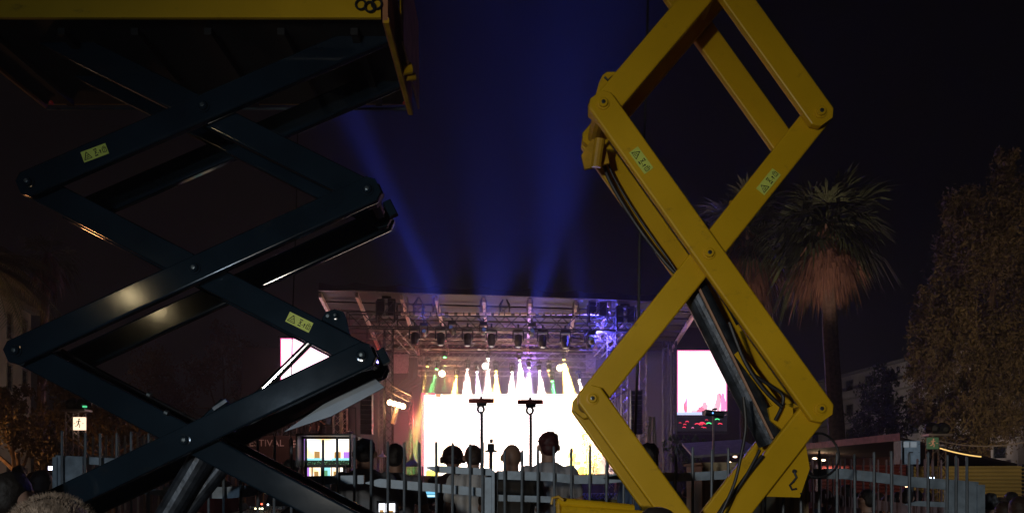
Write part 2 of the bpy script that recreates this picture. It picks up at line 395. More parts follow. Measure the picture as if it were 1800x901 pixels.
und.build('roof_skin', M_tarp, rf)
fa = MB()
for i in range(len(xs)-1):
    n = 6
    for k in range(n):
        a, b = k/n, (k+1)/n; sag = lambda q: .16*math.sin(math.pi*q)
        xa, xb = xs[i]+(xs[i+1]-xs[i])*a, xs[i]+(xs[i+1]-xs[i])*b; za, zb = zf[i]+(zf[i+1]-zf[i])*a, zf[i]+(zf[i+1]-zf[i])*b
        fa.add([(xa,40,za),(xb,40,zb),(xb,40.1,zb+.46-sag(b)),(xa,40.1,za+.46-sag(a)),(xa,40.16,za),(xb,40.16,zb),(xb,40.2,zb+.44-sag(b)),(xa,40.2,za+.44-sag(a))],
               [(0,1,2,3),(4,7,6,5),(0,4,5,1),(3,2,6,7)])
fa.build('fascia', M_fascia, rf)
ed = MB(); ed.path([(x, 39.97, z-.02) for x, z in zip(xs, zf)], .035, 4); ed.build('edge_pipe', mat('edge_pipe', (.5, .45, .42), .4, .6), rf)
for i, x in enumerate(fx):
    m = MB().beam((xs[i], 40.3, zf[i]-.18), (xs[i]*1.10, 52.5, 11.0), .26, .16, nrm=Vector((1, 0, 0))); m.build('rafter', mat('rafter_metal', (.75, .58, .46), .5, .1), rf)
pu = mat('purlin_metal', (.10, .09, .09), .6, .3)
for k in range(1, 8):
    s_ = k/8; MB().beam((xs[0]*(1+.10*s_), 40.2+12.5*s_, zf[0]+(11.2-zf[0])*s_-.06), (xs[-1]*(1+.10*s_), 40.2+12.5*s_, zf[-1]+(11.2-zf[-1])*s_-.06), .10, .10).build('purlin', pu, rf)
# front and rear trusses
def truss_thing(label, p0, p1, w, m=M_truss, r=.03, name='stage_truss', cat='truss', group='stage trusses', h=None):
    p0 = Vector(p0); o = MB().truss(p0, p1, w, r, h=h)
    t = empty(name, p0, label, cat, group); t.location = p0
    o.build('lattice', m, t); return t
truss_thing('wide front lattice truss below the stage roof', W(612, 562, 41), W(1115, 570, 41), .6, M_trussd, .045, h=.78)
truss_thing('slim second truss just below the front truss', W(650, 588, 43), W(1075, 592, 43), .45, M_truss, .03)
truss_thing('third truss halfway down the lighting rig', W(672, 607, 44.5), W(1062, 610, 44.5), .4, M_truss, .028)
truss_thing('lowest rear truss carrying the beam lamps', W(735, 636, 46.5), W(1045, 640, 46.5), .4, M_truss, .028)
ft_ = [o for o in C.objects if o.get('label', '').startswith('wide front lattice')][0]; rr = random.Random(4); x = 705.0
while x < 1045:
    w = rr.uniform(4, 11); q0, q1 = W(x, 553.5, 40.62), W(x+w, 549.5, 40.62)
    MB().box((q0.x, 40.5, q0.z), (q1.x, 40.66, q1.z)).build('pale_ballast_box', mat('pale_box', (.75, .62, .58), .5, 0, .1), ft_); x += w+rr.uniform(1.5, 7)
lamp('front_truss_worklight', 'SPOT', W(880, 640, 39.2), 260, (1, .62, .45), W(880, 545, 41.5), .3, 150, .5)
for i, (x, y0, y1, dd) in enumerate([(712, 518, 555, 41), (766, 520, 556, 41), (850, 522, 556, 41), (931, 524, 558, 41), (1012, 527, 560, 41), (1068, 529, 562, 41)]):
    w = ['first', 'second', 'third', 'fourth', 'fifth', 'last'][i]
    truss_thing(w + ' short hanging truss from the left between roof edge and front truss', W(x, y1, dd), W(x, y0, dd), .3, M_truss, .025, 'hanging_truss')
for (x, y0, y1, dd, w, lab, m) in [(683, 575, 850, 41.5, .45, 'left stage tower truss beside the lamp on the slanted truss', M_trussd),
        (670, 680, 850, 43.5, .3, 'orange lit tower truss just left of the left stage tower', M_truss), (593, 540, 850, 44, .42, 'outer left tower truss left of the speaker column', M_truss),
        (606, 690, 850, 46, .3, 'narrow tower truss right beside the outer left tower', M_truss), (1075, 590, 850, 41.5, .45, 'right stage tower truss beside the yellow lower arm', M_truss),
        (1098, 590, 850, 43, .35, 'slender tower truss left of the hanging cable', M_truss), (1130, 600, 850, 42, .4, 'bright edged tower truss right of the hanging cable', M_truss),
        (1170, 600, 850, 44, .3, 'tower truss left of the right video screen', M_trussd), (1184, 600, 850, 44.5, .3, 'tower truss touching the right video screen frame', M_trussd),
        (722, 688, 850, 44.5, .22, 'thin pole truss left of the bright video wall', M_truss)]:
    truss_thing(lab, W(x, y1, dd) - Vector((0,0,1.7)), W(x, y0, dd), w, m, .03, 'tower_truss', 'truss tower', 'stage towers')
truss_thing('fine upper rear truss crossing behind the front truss', W(650, 575, 46), W(1080, 580, 46), .35, M_truss, .022)
truss_thing('fine rear truss between the second and third truss', W(670, 598, 48), W(1060, 602, 48), .35, M_truss, .022)
truss_thing('fine rear truss just under the third truss', W(690, 622, 48.5), W(1055, 626, 48.5), .35, M_truss, .022)
truss_thing('low fine truss right over the video wall', W(735, 655, 48), W(1045, 658, 48), .3, M_truss, .022)
# ladder-like slanted trusses at the wings
truss_thing('slanted ladder truss high on the left wing', W(690, 572, 42), W(728, 615, 45), .5, M_truss, .03, 'wing_truss')
truss_thing('slanted ladder truss high on the right wing', W(1090, 575, 42), W(1050, 620, 45), .5, M_truss, .03, 'wing_truss')
truss_thing('sloping truss above the bright side lamp at left', W(684, 682, 41.6), W(720, 700, 41.6), .35, M_truss, .03, 'wing_truss')
truss_thing('sloping truss behind the yellow arm at the right wing', W(1100, 680, 41.6), W(1055, 706, 41.6), .35, M_truss, .03, 'wing_truss')
# scrims
for (a, lab) in [((425, 610, 742, 852, 52.5), 'left'), ((1032, 575, 1312, 852, 52.5), 'right')]:
    q = quad(*a, t=.12); s = q.build('wing_scrim', M_scrim); tag(s, 'tall black fabric scrim on the %s wing of the stage' % lab, 'scrim')
s = quad(725, 600, 1065, 700, 53, .1).build('backdrop', mat('backdrop_cloth', (.07, .045, .06), .9, 0, .4, .6)); tag(s, 'dusky backdrop cloth behind the lighting rig above the video wall', 'backdrop')
# grey hanging panels
for x0, x1, l in ((690, 718, 'left'), (1030, 1047, 'right')):
    s = quad(x0, 622, x1, 655, 50, .1).build('stage_curtain', mat('grey_panel', (.3, .27, .28), .8)); tag(s, 'grey hanging cloth panel at the %s of the beam lamps' % l, 'panel')

# video wall
a, b = W(743, 835, 49), W(1034, 692, 49)
vw = empty('video_wall', ((a.x+b.x)/2, 49.1, a.z), 'huge glaring white video wall at the back of the stage', 'video wall')
MB().box((a.x-.12, 49.04, a.z-.1), (b.x+.12, 49.4, b.z+.12)).build('frame', M_black, vw)
MB().box((a.x, 49.0, a.z), (b.x, 49.03, b.z)).build('screen', screenmat('wall_picture', (1, .74, .62), (1, .96, .93), 3.2, .25), vw)
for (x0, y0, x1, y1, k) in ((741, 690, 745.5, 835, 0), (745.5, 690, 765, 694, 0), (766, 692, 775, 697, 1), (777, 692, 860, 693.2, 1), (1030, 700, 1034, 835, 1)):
    q0, q1 = W(x0, y1, 49), W(x1, y0, 49); MB().box((q0.x, 48.98, q0.z), (q1.x, 48.995, q1.z)).build('bloom_edge', emis('wall_bloom_%d' % k, ((1, .12, .25), (1, .40, .16))[k], 1.2), vw)  # pink and orange bloom round the wall built as glowing strips
def imag(label, x0, y0, x1, y1, d):
    root = empty('video_screen', W((x0+x1)/2, y1, d), label, 'video screen', 'screens beside the stage')
    a, b = W(x0, y1, d), W(x1, y0, d)
    MB().box((a.x-.15, d+.03, a.z-.15), (b.x+.15, d+.35, b.z+.15)).build('frame', M_black, root)
    H = b.z-a.z; sp = a.z + H*.20
    MB().box((a.x, d, sp), (b.x, d+.02, b.z)).build('screen', screenmat('screen_picture', (1, .42, .62), (1, .86, .90), 3.0, .35), root)
    MB().box((a.x, d, a.z), (b.x, d+.02, sp-.002)).build('dark_picture_area', emis('dark_picture', (.012, .010, .014), 1), root)
    rd = random.Random(int(x0)); w = b.x-a.x
    bm_ = emis('bloom_border', (1, .16, .42), 1.5); e = w*.022
    for (u0, v0, u1, v1) in ((a.x, b.z-e, b.x, b.z), (a.x, sp, a.x+e, b.z-e), (b.x-e, sp, b.x, b.z-e)): MB().box((u0, d-.004, v0), (u1, d-.001, v1)).build('bloom_edge', bm_, root)  # pink glowing strips stand in for bloom round the screen
    # stage and musicians on the picture
    fc = [emis('picture_figures_%d' % q, c, 1.3) for q, c in enumerate(((.95, .22, .36), (1, .45, .58), (.80, .30, .62), (1, .62, .70)))]
    for (cx, wd, z0, z1, cq) in ((.17, .07, .20, .36, 0), (.19, .04, .30, .40, 2), (.50, .20, .20, .31, 0), (.56, .12, .27, .35, 1), (.82, .10, .22, .44, 1), (.92, .12, .20, .48, 2), (.76, .05, .22, .34, 3), (.35, .10, .20, .27, 3), (.86, .05, .40, .47, 0)):
        p = MB(); pts = []
        for k in range(16):
            th = 2*math.pi*k/16; r = 1+rd.uniform(-.28, .28)
            pts.append((min(b.x-.03, a.x+w*(cx+wd/2*math.cos(th)*r)), d-.004-.0003*cq, max(sp, a.z+H*((z0+z1)/2+(z1-z0)/2*math.sin(th)*r))))
        p.prism(pts, (0, .0002, 0)); p.build('picture_figure', fc[cq], root)
    MB().box((a.x, d-.006, sp), (b.x-w*.05, d-.003, sp+H*.035)).build('picture_band', emis('picture_band', (.55, .65, 1), 1.2), root)
    MB().box((a.x+w*.5, d-.008, sp-.0), (b.x, d-.0065, sp+H*.05)).build('picture_shade', emis('dark_picture', (.012, .010, .014), 1), root)
    arcs = {}
    for k in range(16):
        cx = a.x+w*rd.uniform(.06, .94); cz = a.z+H*rd.uniform(.03, .13); r = w*rd.uniform(.03, .07); key = rd.choice(['red', 'red', 'pink', 'pink', 'green'])
        m = arcs.setdefault(key, MB()); r2 = r*.72
        A = [2.7-k2*.45 for k2 in range(6)]
        pts = [(cx+r*math.cos(t), d-.005, cz+r*.8*math.sin(t)) for t in A] + [(cx+r2*math.cos(t), d-.005, cz+r2*.7*math.sin(t)) for t in A[::-1]]
        m.prism([(min(max(x, a.x), b.x), y, max(z, a.z)) for x, y, z in pts], (0, .002, 0))
    for k, m in arcs.items(): m.build('crowd_picture', emis('crowd_%s' % k, {'red': (1, .05, .1), 'pink': (1, .25, .5), 'green': (.1, 1, .3)}[k], 1.6), root)
    return root
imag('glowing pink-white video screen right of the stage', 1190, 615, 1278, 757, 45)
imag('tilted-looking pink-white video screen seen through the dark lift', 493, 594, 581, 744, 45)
bpy.data.objects['video_screen.001']['label'] = 'glowing pink-white video screen seen through the dark lift arms'

# speaker columns
for x, lab in ((645, 'left'), (1118, 'right')):
    root = empty('speaker_column', W(x, 770, 40.5), 'curved column of black loudspeakers hanging %s of the stage' % lab, 'loudspeakers', 'hanging speaker columns')
    for k in range(9):
        c = W(x, 690+k*8.6, 40.5 - .02*k*k/4)
        MB().cbox(c, .62, .5, .245).build('loudspeaker', M_black, root)
    m = MB()
    for k in range(9): c = W(x, 685.9+k*8.6, 40.2); m.cbox(c, .56, .03, .025)
    m.build('rigging', M_truss, root); 
    top = W(x, 686, 40.5); MB().tube(top, top+Vector((0, 0, 3.4)), .02, 4).build('hoist_chain', M_trussd, root)

# moving-head fixtures
def fixture(label, px, py, d, s=1.0, aim=None, col=None, power=0, ang=20, kindname='moving_head_light', group='moving heads on the rig'):
    c = W(px, py, d); root = empty(kindname, c, label, 'stage light', group)
    dirv = (Vector(aim)-c).normalized() if aim is not None else Vector((0, -.15, -1)).normalized()
    hang = Vector((0, 0, 1))
    m = MB().cbox(c+hang*.42*s, .42*s, .34*s, .16*s); m.tube(c+hang*.5*s, c+hang*.68*s, .04*s, 6); m.build('base', M_black, root)
    y = MB()
    for sg in (-1, 1): y.cbox(c+Vector((sg*.22*s, 0, .18*s)), .05*s, .14*s, .42*s)
    y.cbox(c+Vector((0, 0, .34*s)), .46*s, .14*s, .05*s); y.build('yoke', M_black, root)
    h = MB().lathe(c-dirv*.25*s, [(.10*s, 0), (.17*s, .06*s), (.18*s, .3*s), (.15*s, .42*s), (.13*s, .52*s)], 12, dirv); ho = h.build('head', M_black, root)
    le = MB().lathe(c+dirv*.272*s, [(.11*s, 0), (.10*s, .02*s)], 12, dirv)
    if col: le.build('lens', emis('lens_%d_%d' % (px, py), col, 14 if d > 44 else .15), ho)
    else: le.build('lens', mat('lens_glass', (.05, .05, .07), .1), ho)
    if power:
        l = lamp('lamp_light', 'SPOT', c+dirv*.33*s, power*(11 if d > 44 else 1), col, c+dirv*5, .06 if d > 44 else .35, ang*.98 if d > 44 else ang, .12 if d > 44 else .8); l.parent = root; l.location = dirv*.33*s
    return root
words = ['leftmost', 'second', 'third', 'fourth', 'fifth', 'sixth', 'seventh', 'rightmost']
for i, x in enumerate([729, 775, 822, 864, 911, 954, 994, 1037]):
    fixture('%s%s large black moving head hanging below the front truss' % (words[i], ' from the left,' if 0 < i < 7 else ''), x, 594+i*1.0, 41.2, 1.32, group='large moving heads under the front truss')
W1, YW, GR, LV = (1, .76, .62), (1, .66, .10), (.1, 1, .2), (.75, .65, 1)
beams = [(752, 638, YW, 742, 700, 5, 6), (769, 643, GR, 756, 690, 18, 1.6), (782, 622, GR, 780, 660, 12, 1.), (803, 655, YW, 798, 700, 22, 12), (822, 643, W1, 821, 700, 24, 16),
         (858, 624, W1, 857, 700, 15, 14), (872, 646, YW, 873, 700, 24, 14), (900, 648, W1, 900, 700, 24, 13), (913, 627, W1, 918, 700, 22, 26), (948, 646, W1, 953, 700, 20, 22),
         (964, 645, YW, 966, 700, 4, 4), (970, 664, GR, 976, 700, 22, 2.5), (990, 626, YW, 1002, 700, 22, 26), (1017, 662, W1, 1026, 700, 18, 9), (838, 648, LV, 842, 700, 20, 5), (930, 640, LV, 930, 700, 20, 4)]
ordn = ['first', 'second', 'third', 'fourth', 'fifth', 'sixth', 'seventh', 'eighth', 'ninth', 'tenth', 'eleventh', 'twelfth', 'thirteenth', 'fourteenth', 'fifteenth', 'sixteenth']
order = sorted(range(len(beams)), key=lambda i: beams[i][0])
for i, (x, y, col, ax, ay, ang, pw) in enumerate(beams):
    k = order.index(i); cn = {W1: 'white', YW: 'yellow', GR: 'green', LV: 'lavender'}[col]
    fixture('small lamp casting a %s beam, %s lit lamp from the left' % (cn, ordn[k]), x, y, 45.6, .75, W(ax, ay, 45.3), col, pw*1100, ang, 'beam_light', 'beam lamps over the video wall')
# bare glaring round lamps
for (x, y, lab, col) in ((777, 656, 'left', (1, .8, .5)), (853, 643, 'middle', (1, .85, .7)), (984, 646, 'right', (1, .85, .5))):
    c = W(x, y, 45.0); root = empty('blinder_lamp', c, 'round glaring blinder lamp, %s one of the three among the beams' % lab, 'stage light', 'blinder lamps')
    MB().lathe(c+Vector((0, .05, 0)), [(.2, 0), (.24, .05), (.14, .25), (.05, .3)], 14, Vector((0, 1, 0))).build('housing', M_black, root)
    MB().lathe(c, [(.19, 0), (.19, .03)], 14, Vector((0, 1, 0))).build('lens', emis('blinder_'+lab, col, 12), root)
    l = lamp('lamp_light', 'POINT', c, 60, col, None, .15); l.parent = root; l.location = (0, -.15, 0)
# side lamp at left with hanging par
c = W(697, 710, 41); root = empty('side_floodlight', c, 'glaring orange-white floodlight on the sloping truss at stage left', 'stage light')
m = MB()
for k in range(4): m.lathe(c+Vector((-.36+.24*k, 0, .1-.07*k)), [(.1, 0), (.12, .04), (.08, .2)], 10, Vector((0, 1, 0)))
m.build('housing', M_black, root)
m = MB()
for k in range(4): m.lathe(c+Vector((-.36+.24*k, -.04, .1-.07*k)), [(.15, 0), (.15, .02)], 10, Vector((0, 1, 0)))
m.build('lens', emis('side_lens', (1, .62, .3), 30), root)
l = lamp('lamp_light', 'POINT', c, 220, (1, .5, .22), None, .2); l.parent = root; l.location = (0, -.6, 0)
c = W(694, 730, 41); MBo = MB().tube(c+Vector((-.12, 0, -.45)), c+Vector((.12, 0, .4)), .13, 10); o = MBo.build('par_can', mat('par_can_metal', (.55, .4, .3), .4, .5)); tag(o, 'long par can hanging below the orange floodlight', 'stage light')
# motor clusters and pyramid tower heads
for x, y, lab in ((680, 548, 'left'), (1050, 548, 'right'), (1098, 560, 'far right')):
    c = W(x, y, 41); root = empty('hoist_cluster', c, 'bulky dark tower head at the %s end of the front truss' % lab, 'tower head', 'tower heads')
    m = MB().truss(c-Vector((0, 0, .7)), c+Vector((0, 0, .5)), 1.0, .05); m.build('sleeve', M_trussd, root)
    m = MB()
    for sx in (-.3, .3): m.cbox(c+Vector((sx, -.1, .2)), .4, .4, .9)
    m.cbox(c+Vector((0, 0, .85)), .5, .3, .3); m.build('chain_hoist', M_black, root)
for x, lab in ((736, 'left'), (887, 'middle'), (1043, 'right')):
    c = W(x, 553, 40.9); root = empty('truss_pyramid', c, 'pointed pyramid tower top, %s one of three on the front truss' % lab, 'tower top', 'pyramid tower tops')
    m = MB(); m.truss(c, c+Vector((0, 0, .45)), .5, .035)
    for sx in (-.3, .3):
        for sy in (-.3, .3): m.tube(c+Vector((sx, sy, .45)), c+Vector((0, 0, 1.0)), .035, 4)
    m.build('lattice', M_trussd, root)
# band on stage
# ------------------------------------------------------------ people
def capsule(b, p0, p1, r0, r1, n=10):
    p0, p1 = Vector(p0), Vector(p1); d = p1-p0; L = d.length; d.normalize(); u = d.orthogonal().normalized(); w = d.cross(u); rings = []
    prof = [(-r0*.92, r0*.35), (-r0*.6, r0*.78), (0, r0), (L*.5, (r0+r1)/2*1.02), (L, r1), (L+r1*.6, r1*.78), (L+r1*.92, r1*.35)]
    for z, r in prof: rings.append([p0+d*z+(u*math.cos(2*math.pi*k/n)+w*math.sin(2*math.pi*k/n))*r for k in range(n)])
    b.ring(rings)
def loft(b, secs, n=16):
    b.ring([[(x+rx*math.cos(2*math.pi*k/n), y+ry*math.sin(2*math.pi*k/n), z) for k in range(n)] for (x, y, z, rx, ry) in secs])
def remesh(b, name, vox, m, parent, smooth=3):
    me = bpy.data.meshes.new(name); me.from_pydata([tuple(v) for v in b.v], [], b.f)
    bm = bmesh.new(); bm.from_mesh(me); bmesh.ops.recalc_face_normals(bm, faces=bm.faces); bm.to_mesh(me); bm.free()
    o = bpy.data.objects.new(name, me); C.objects.link(o)
    r = o.modifiers.new('r', 'REMESH'); r.mode = 'VOXEL'; r.voxel_size = vox; r.use_smooth_shade = True
    s = o.modifiers.new('s', 'SMOOTH'); s.iterations = smooth; s.factor = .5
    dg = bpy.context.evaluated_depsgraph_get(); me2 = bpy.data.meshes.new_from_object(o.evaluated_get(dg))
    bpy.data.objects.remove(o); me2.name = name; me2.materials.clear(); me2.materials.append(m)
    o = bpy.data.objects.new(name, me2); C.objects.link(o); o.parent = parent
    return o
SKIN = mat('skin', (.42, .25, .18), .55, 0, .08, 12); SKIN2 = mat('darker_skin', (.26, .15, .10), .55, 0, .08, 12)
def person(label, loc, face=0.0, H=1.76, shirt=(.3, .3, .32), hair='short', haircol=(.02, .015, .012), arms='down', skin=None, vox=.011, group=None, build=1.0, long_sleeve=False, headturn=0, fuzzy=False, nohands=False):
    root = empty('person', loc, label, 'person', group); k = H/1.76; root.scale = (k*build, k*build, k); root.rotation_euler = (0, 0, face)
    skin = skin or SKIN; hs = vox*1.0
    A = {'down': ((.235, .0, 1.14), (.25, .06, .89)), 'desk': ((.25, .04, 1.14), (.17, .30, 1.10)), 'up': ((.30, .14, 1.25), (.16, .20, 1.55)), 'phone': ((.22, .16, 1.20), (.06, .33, 1.42))}[arms]
    b = MB(); hd = MB()
    hd.sph((0, 0, 1.635), .078, .098, .110, 20, 14); hd.sph((0, .028, 1.575), .058, .066, .062, 14, 10)
    for s in (-1, 1):
        hd.sph((s*.089, -.004, 1.615), .012, .022, .034, 10, 8); hd.sph((s*.03, .084, 1.645), .016, .012, .010, 8, 6)
    hd.add([(0, .085, 1.65), (-.014, .092, 1.603), (.014, .092, 1.603), (0, .122, 1.606), (0, .08, 1.60)], [(0,1,3),(0,3,2),(1,4,3),(4,2,3),(0,4,1),(0,2,4)])
    hd.sph((0, .088, 1.575), .024, .012, .009, 10, 6)
    mt = Matrix.Rotation(headturn, 4, 'Z')
    for i, v in enumerate(hd.v): hd.v[i] = mt @ v
    b.add(hd.v, hd.f)
    capsule(b, (0, -.015, 1.43), (0, .0, 1.57), .062, .055)
    tor = [(0,0,.90,.155,.105),(0,0,1.0,.15,.105),(0,0,1.1,.142,.10),(0,0,1.22,.158,.11),(0,0,1.33,.172,.112),(0,-.005,1.40,.165,.098),(0,-.01,1.445,.115,.078),(0,-.012,1.475,.065,.06)]
    loft(b, tor)
    for s in (-1, 1):
        sh = (s*.175, -.005, 1.395); el = (A[0][0]*s, A[0][1], A[0][2]); wr = (A[1][0]*s, A[1][1], A[1][2])
        capsule(b, sh, el, .054, .040); capsule(b, el, wr, .040, .028)
        capsule(b, (s*.085, 0, .92), (s*.098, .012, .50), .088, .056, 12); capsule(b, (s*.098, .012, .5), (s*.10, -.01, .09), .055, .038)
        capsule(b, (s*.10, -.03, .05), (s*.115, .13, .04), .042, .034)
        if not nohands:
            d = (Vector(wr)-Vector(el)).normalized(); side = Vector((0, 0, 1)) if abs(d.z) < .7 else Vector((0, 1, 0)); side = (side-d*side.dot(d)).normalized(); pn = d.cross(side)
            w0 = Vector(wr); capsule(b, w0+d*.03, w0+d*.075, .030, .033, 8)
            for f, (o, l) in enumerate(((-.028, .062), (-.010, .074), (.010, .07), (.027, .054))):
                k0 = w0+d*.095+side*o; k1 = k0+d*l*.55+pn*s*.008; k2 = k1+d*l*.4+pn*s*.028; capsule(b, k0, k1, .0095, .009, 6); capsule(b, k1, k2, .009, .0075, 6)
            t0 = w0+d*.04-side*.022; t1 = t0+d*.032-side*.035; capsule(b, t0, t1, .013, .011, 6); capsule(b, t1, t1+d*.035-side*.006, .011, .009, 6)
    remesh(b, 'body', vox, skin, root)
    c = MB(); loft(c, [(x, y, z, rx+.016, ry+.018) for x, y, z, rx, ry in tor[:-2]] + [(0,-.01,1.45,.125,.09),(0,-.014,1.485,.07,.066)])
    for s in (-1, 1):
        sh = Vector((s*.175, -.005, 1.395)); el = Vector((A[0][0]*s, A[0][1], A[0][2])); wr = Vector((A[1][0]*s, A[1][1], A[1][2]))
        if long_sleeve: capsule(c, sh, el, .066, .052); capsule(c, el, el.lerp(wr, .92), .052, .038)
        else: capsule(c, sh, sh.lerp(el, .72), .068, .060)
    sm_ = mat('shirt_%02d%02d%02d' % tuple(int(q*99) for q in shirt), shirt, .85, 0, .15, 5, .15)
    remesh(c, 'shirt', vox, sm_, root)
    p = MB(); loft(p, [(0,0,.86,.17,.12),(0,0,.93,.172,.124),(0,0,1.0,.166,.12)])
    for s in (-1, 1): capsule(p, (s*.085, 0, .92), (s*.098, .012, .50), .10, .07, 12); capsule(p, (s*.098, .012, .5), (s*.10, -.01, .12), .068, .055)
    remesh(p, 'trousers', max(vox, .014), mat('dark_trousers', (.03, .035, .05), .85, 0, .2, 5), root)
    hm = mat('hair_%02d%02d' % (int(haircol[0]*99), int(haircol[2]*99)), haircol, .6, 0, .4, 40, .4)
    if hair != 'bald':
        h = MB()
        if hair == 'short': 
            h.sph((0, -.014, 1.662), .083, .102, .100, 20, 14); h.sph((0, -.045, 1.61), .072, .064, .072, 14, 10); rq = random.Random(int(H*1000))
            for _ in range(46):
                v = Vector((rq.gauss(0,1), rq.gauss(0,1), rq.gauss(.2,1))).normalized()
                if v.y > .5 or v.z < -.3: continue
                h.sph((v.x*.076, -.014+v.y*.094, 1.665+v.z*.094), rq.uniform(.012, .020), n=7, m=5)
        elif hair == 'long': h.sph((0, -.014, 1.655), .092, .108, .108, 20, 14); capsule(h, (0, -.05, 1.60), (0, -.075, 1.40), .085, .06, 14)
        elif hair == 'curly':
            rd = random.Random(5)
            for _ in range(60):
                v = Vector((rd.gauss(0,1), rd.gauss(0,1), rd.gauss(0,1))).normalized()
                if v.y > .35 or v.z < -.55: continue
                h.sph((v.x*.085, -.014+v.y*.095, 1.655+v.z*.095), .03, n=8, m=6)
            h.sph((0, -.014, 1.655), .088, .10, .106, 20, 14)
        elif hair == 'buzz': h.sph((0, -.010, 1.648), .0815, .098, .106, 20, 14); h.sph((0, -.04, 1.60), .068, .064, .06, 14, 10)
        for i, v in enumerate(h.v): h.v[i] = mt @ v
        ho = remesh(h, 'hair', max(.007, vox*.8), hm, root, 2)
        if fuzzy:
            rd = random.Random(2); hh = MB()
            for _ in range(7000):
                v = Vector((rd.gauss(0,1), rd.gauss(0,1), rd.gauss(0,1))).normalized()
                if v.z < -.1: continue
                p0 = Vector((v.x*.086, -.014+v.y*.100, 1.655+v.z*.104)); l = rd.uniform(.005, .012)
                t = Vector((rd.gauss(0,.4), rd.gauss(0,.4), rd.gauss(0,.3)+.3)); p1 = p0+(v+t*.6).normalized()*l; w = v.orthogonal().normalized()*.0006
                hh.add([p0-w, p0+w, p1], [(0, 1, 2)])
            me = bpy.data.meshes.new('stubble'); me.from_pydata([tuple(v) for v in hh.v], [], hh.f); me.materials.append(hm)
            o = bpy.data.objects.new('stubble', me); C.objects.link(o); o.parent = ho; o['kind'] = 'stuff'
    sh = MB()
    for s in (-1, 1): capsule(sh, (s*.10, -.035, .055), (s*.118, .14, .045), .052, .042)
    remesh(sh, 'shoes', .016, M_black, root)
    return root
def at(px, topy, d, H):      # stands so that the head top is at row topy; returns foot point
    p = W(px, topy, d); return Vector((p.x, d, p.z - H*(1.76/1.76)*1.0))

# sound-and-light desk platform
rz = .42
pl = MB().box((-3.4, 6.2, .02), (2.3, 11.5, rz)).build('desk_platform', M_deck); tag(pl, 'low dark platform the technicians stand on behind the fence', 'platform')
def crew(label, px, topy, d, **k):
    top = W(px, topy, d); H = (top.z - rz)*1.76/1.762
    k['build'] = k.get('build', 1)*1.10
    return person(label, (top.x, d, rz), H=H, vox=.010, group='crew on the desk platform', **k)
crew('technician in grey shirt with dark cropped hair beside the video monitor', 641, 770, 6.7, shirt=(.22, .23, .25), hair='short', arms='desk', face=R(4), build=1.06)
crew('technician in dark grey shirt left of the video wall', 697, 780, 7.0, shirt=(.14, .14, .16), hair='short', arms='desk', face=R(-14), build=1.0)
hp = crew('curly haired technician wearing headphones before the white wall', 796, 785, 7.6, shirt=(.03, .012, .014), hair='curly', arms='desk', haircol=(.03, .01, .01))
h = MB(); h.path([(.095*math.cos(t), -.005, 1.66+.115*math.sin(t)) for t in [R(-8+19.6*i) for i in range(11)]], .010, 6); h.build('headphone_band', M_black, None).parent = hp
for s in (-1, 1):
    h = MB().lathe((s*.088, .0, 1.625), [(.028, 0), (.036, .01), (.036, .03), (.02, .035)], 14, Vector((s, 0, 0))); h.build('ear_cup', M_black).parent = hp
crew('man in white shirt with cropped hair right of the headphone wearer', 832, 779, 7.3, shirt=(.62, .60, .58), hair='buzz', arms='down', face=R(3), haircol=(.05, .03, .02))
crew('bald man in black vest in the centre before the white wall', 900, 777, 6.7, shirt=(.04, .035, .03), hair='bald', arms='desk', skin=SKIN2, build=1.02)
crew('tall man in light grey shirt whose dark hair is rimmed red', 964, 758, 6.9, shirt=(.42, .42, .45), hair='short', arms='desk', face=R(-8), haircol=(.05, .008, .008), headturn=R(18))
crew('man in blue shirt looking left behind the yellow lower arm', 1137, 778, 7.0, shirt=(.08, .13, .24), hair='short', arms='down', face=R(10), headturn=R(20))
crew('dark haired figure in black left of the video monitor', 512, 806, 8.2, shirt=(.03, .03, .035), hair='long', arms='down')
crew('dark haired figure in dark red hidden behind the lower dark arm', 383, 822, 8.6, shirt=(.10, .015, .012), hair='long', arms='down')

# crowd prototypes copied into many spectators
def crowd_proto(i, **k):
    return person('tmp', (0, 0, 0), vox=.02, nohands=True, **k)
protos = [crowd_proto(0, shirt=(.10, .05, .05), hair='short'), crowd_proto(1, shirt=(.05, .06, .09), hair='long', haircol=(.05, .03, .02)),
          crowd_proto(2, shirt=(.35, .32, .30), hair='buzz', haircol=(.03, .02, .02)), crowd_proto(3, shirt=(.03, .03, .03), hair='curly', arms='phone'), crowd_proto(4, shirt=(.25, .05, .04), hair='long', arms='down', haircol=(.10, .05, .02))]
used = set()
def spectator(i, px, topy, d, label, group, face=0, build=1.0):
    top = W(px, topy, d); H = max(.6, top.z)/1.765
    if topy > 880 and d < 3: pass
    r = protos[i]
    if i in used: r = copy_tree(protos[i])
    used.add(i); r.location = (top.x, d, 0); s = min(1.1, max(.88, H)); r.scale = (s*build, s*build, H); r.rotation_euler = (0, 0, face)
    tag(r, label, 'person', group)
    return r
rd = random.Random(21)
gl = 'spectators at the lower left'
for (i, x, y, d, lab) in [(0, 24, 826, 3.9, 'near spectator with dark hair and red-lit shoulder at the lower left corner'), (2, 74, 822, 6.5, 'pale headed spectator beside the glowing phone at left'),
        (1, 48, 838, 8, 'long haired spectator between the lower left corner and the phone'), (3, 98, 838, 9, 'dark spectator just right of the glowing phone at left')]:
    spectator(i, x, y, d, lab, gl, rd.uniform(-.4, .4))
for x, y, d in [(8, 834, 10), (34, 818, 13), (60, 828, 14), (112, 835, 12), (88, 845, 11)]:
    spectator(rd.randrange(5), x, y, d, 'small dark spectator farther back in the crowd at the lower left', gl, rd.uniform(-.5, .5))
gr = 'spectators in front of the corrugated walls'
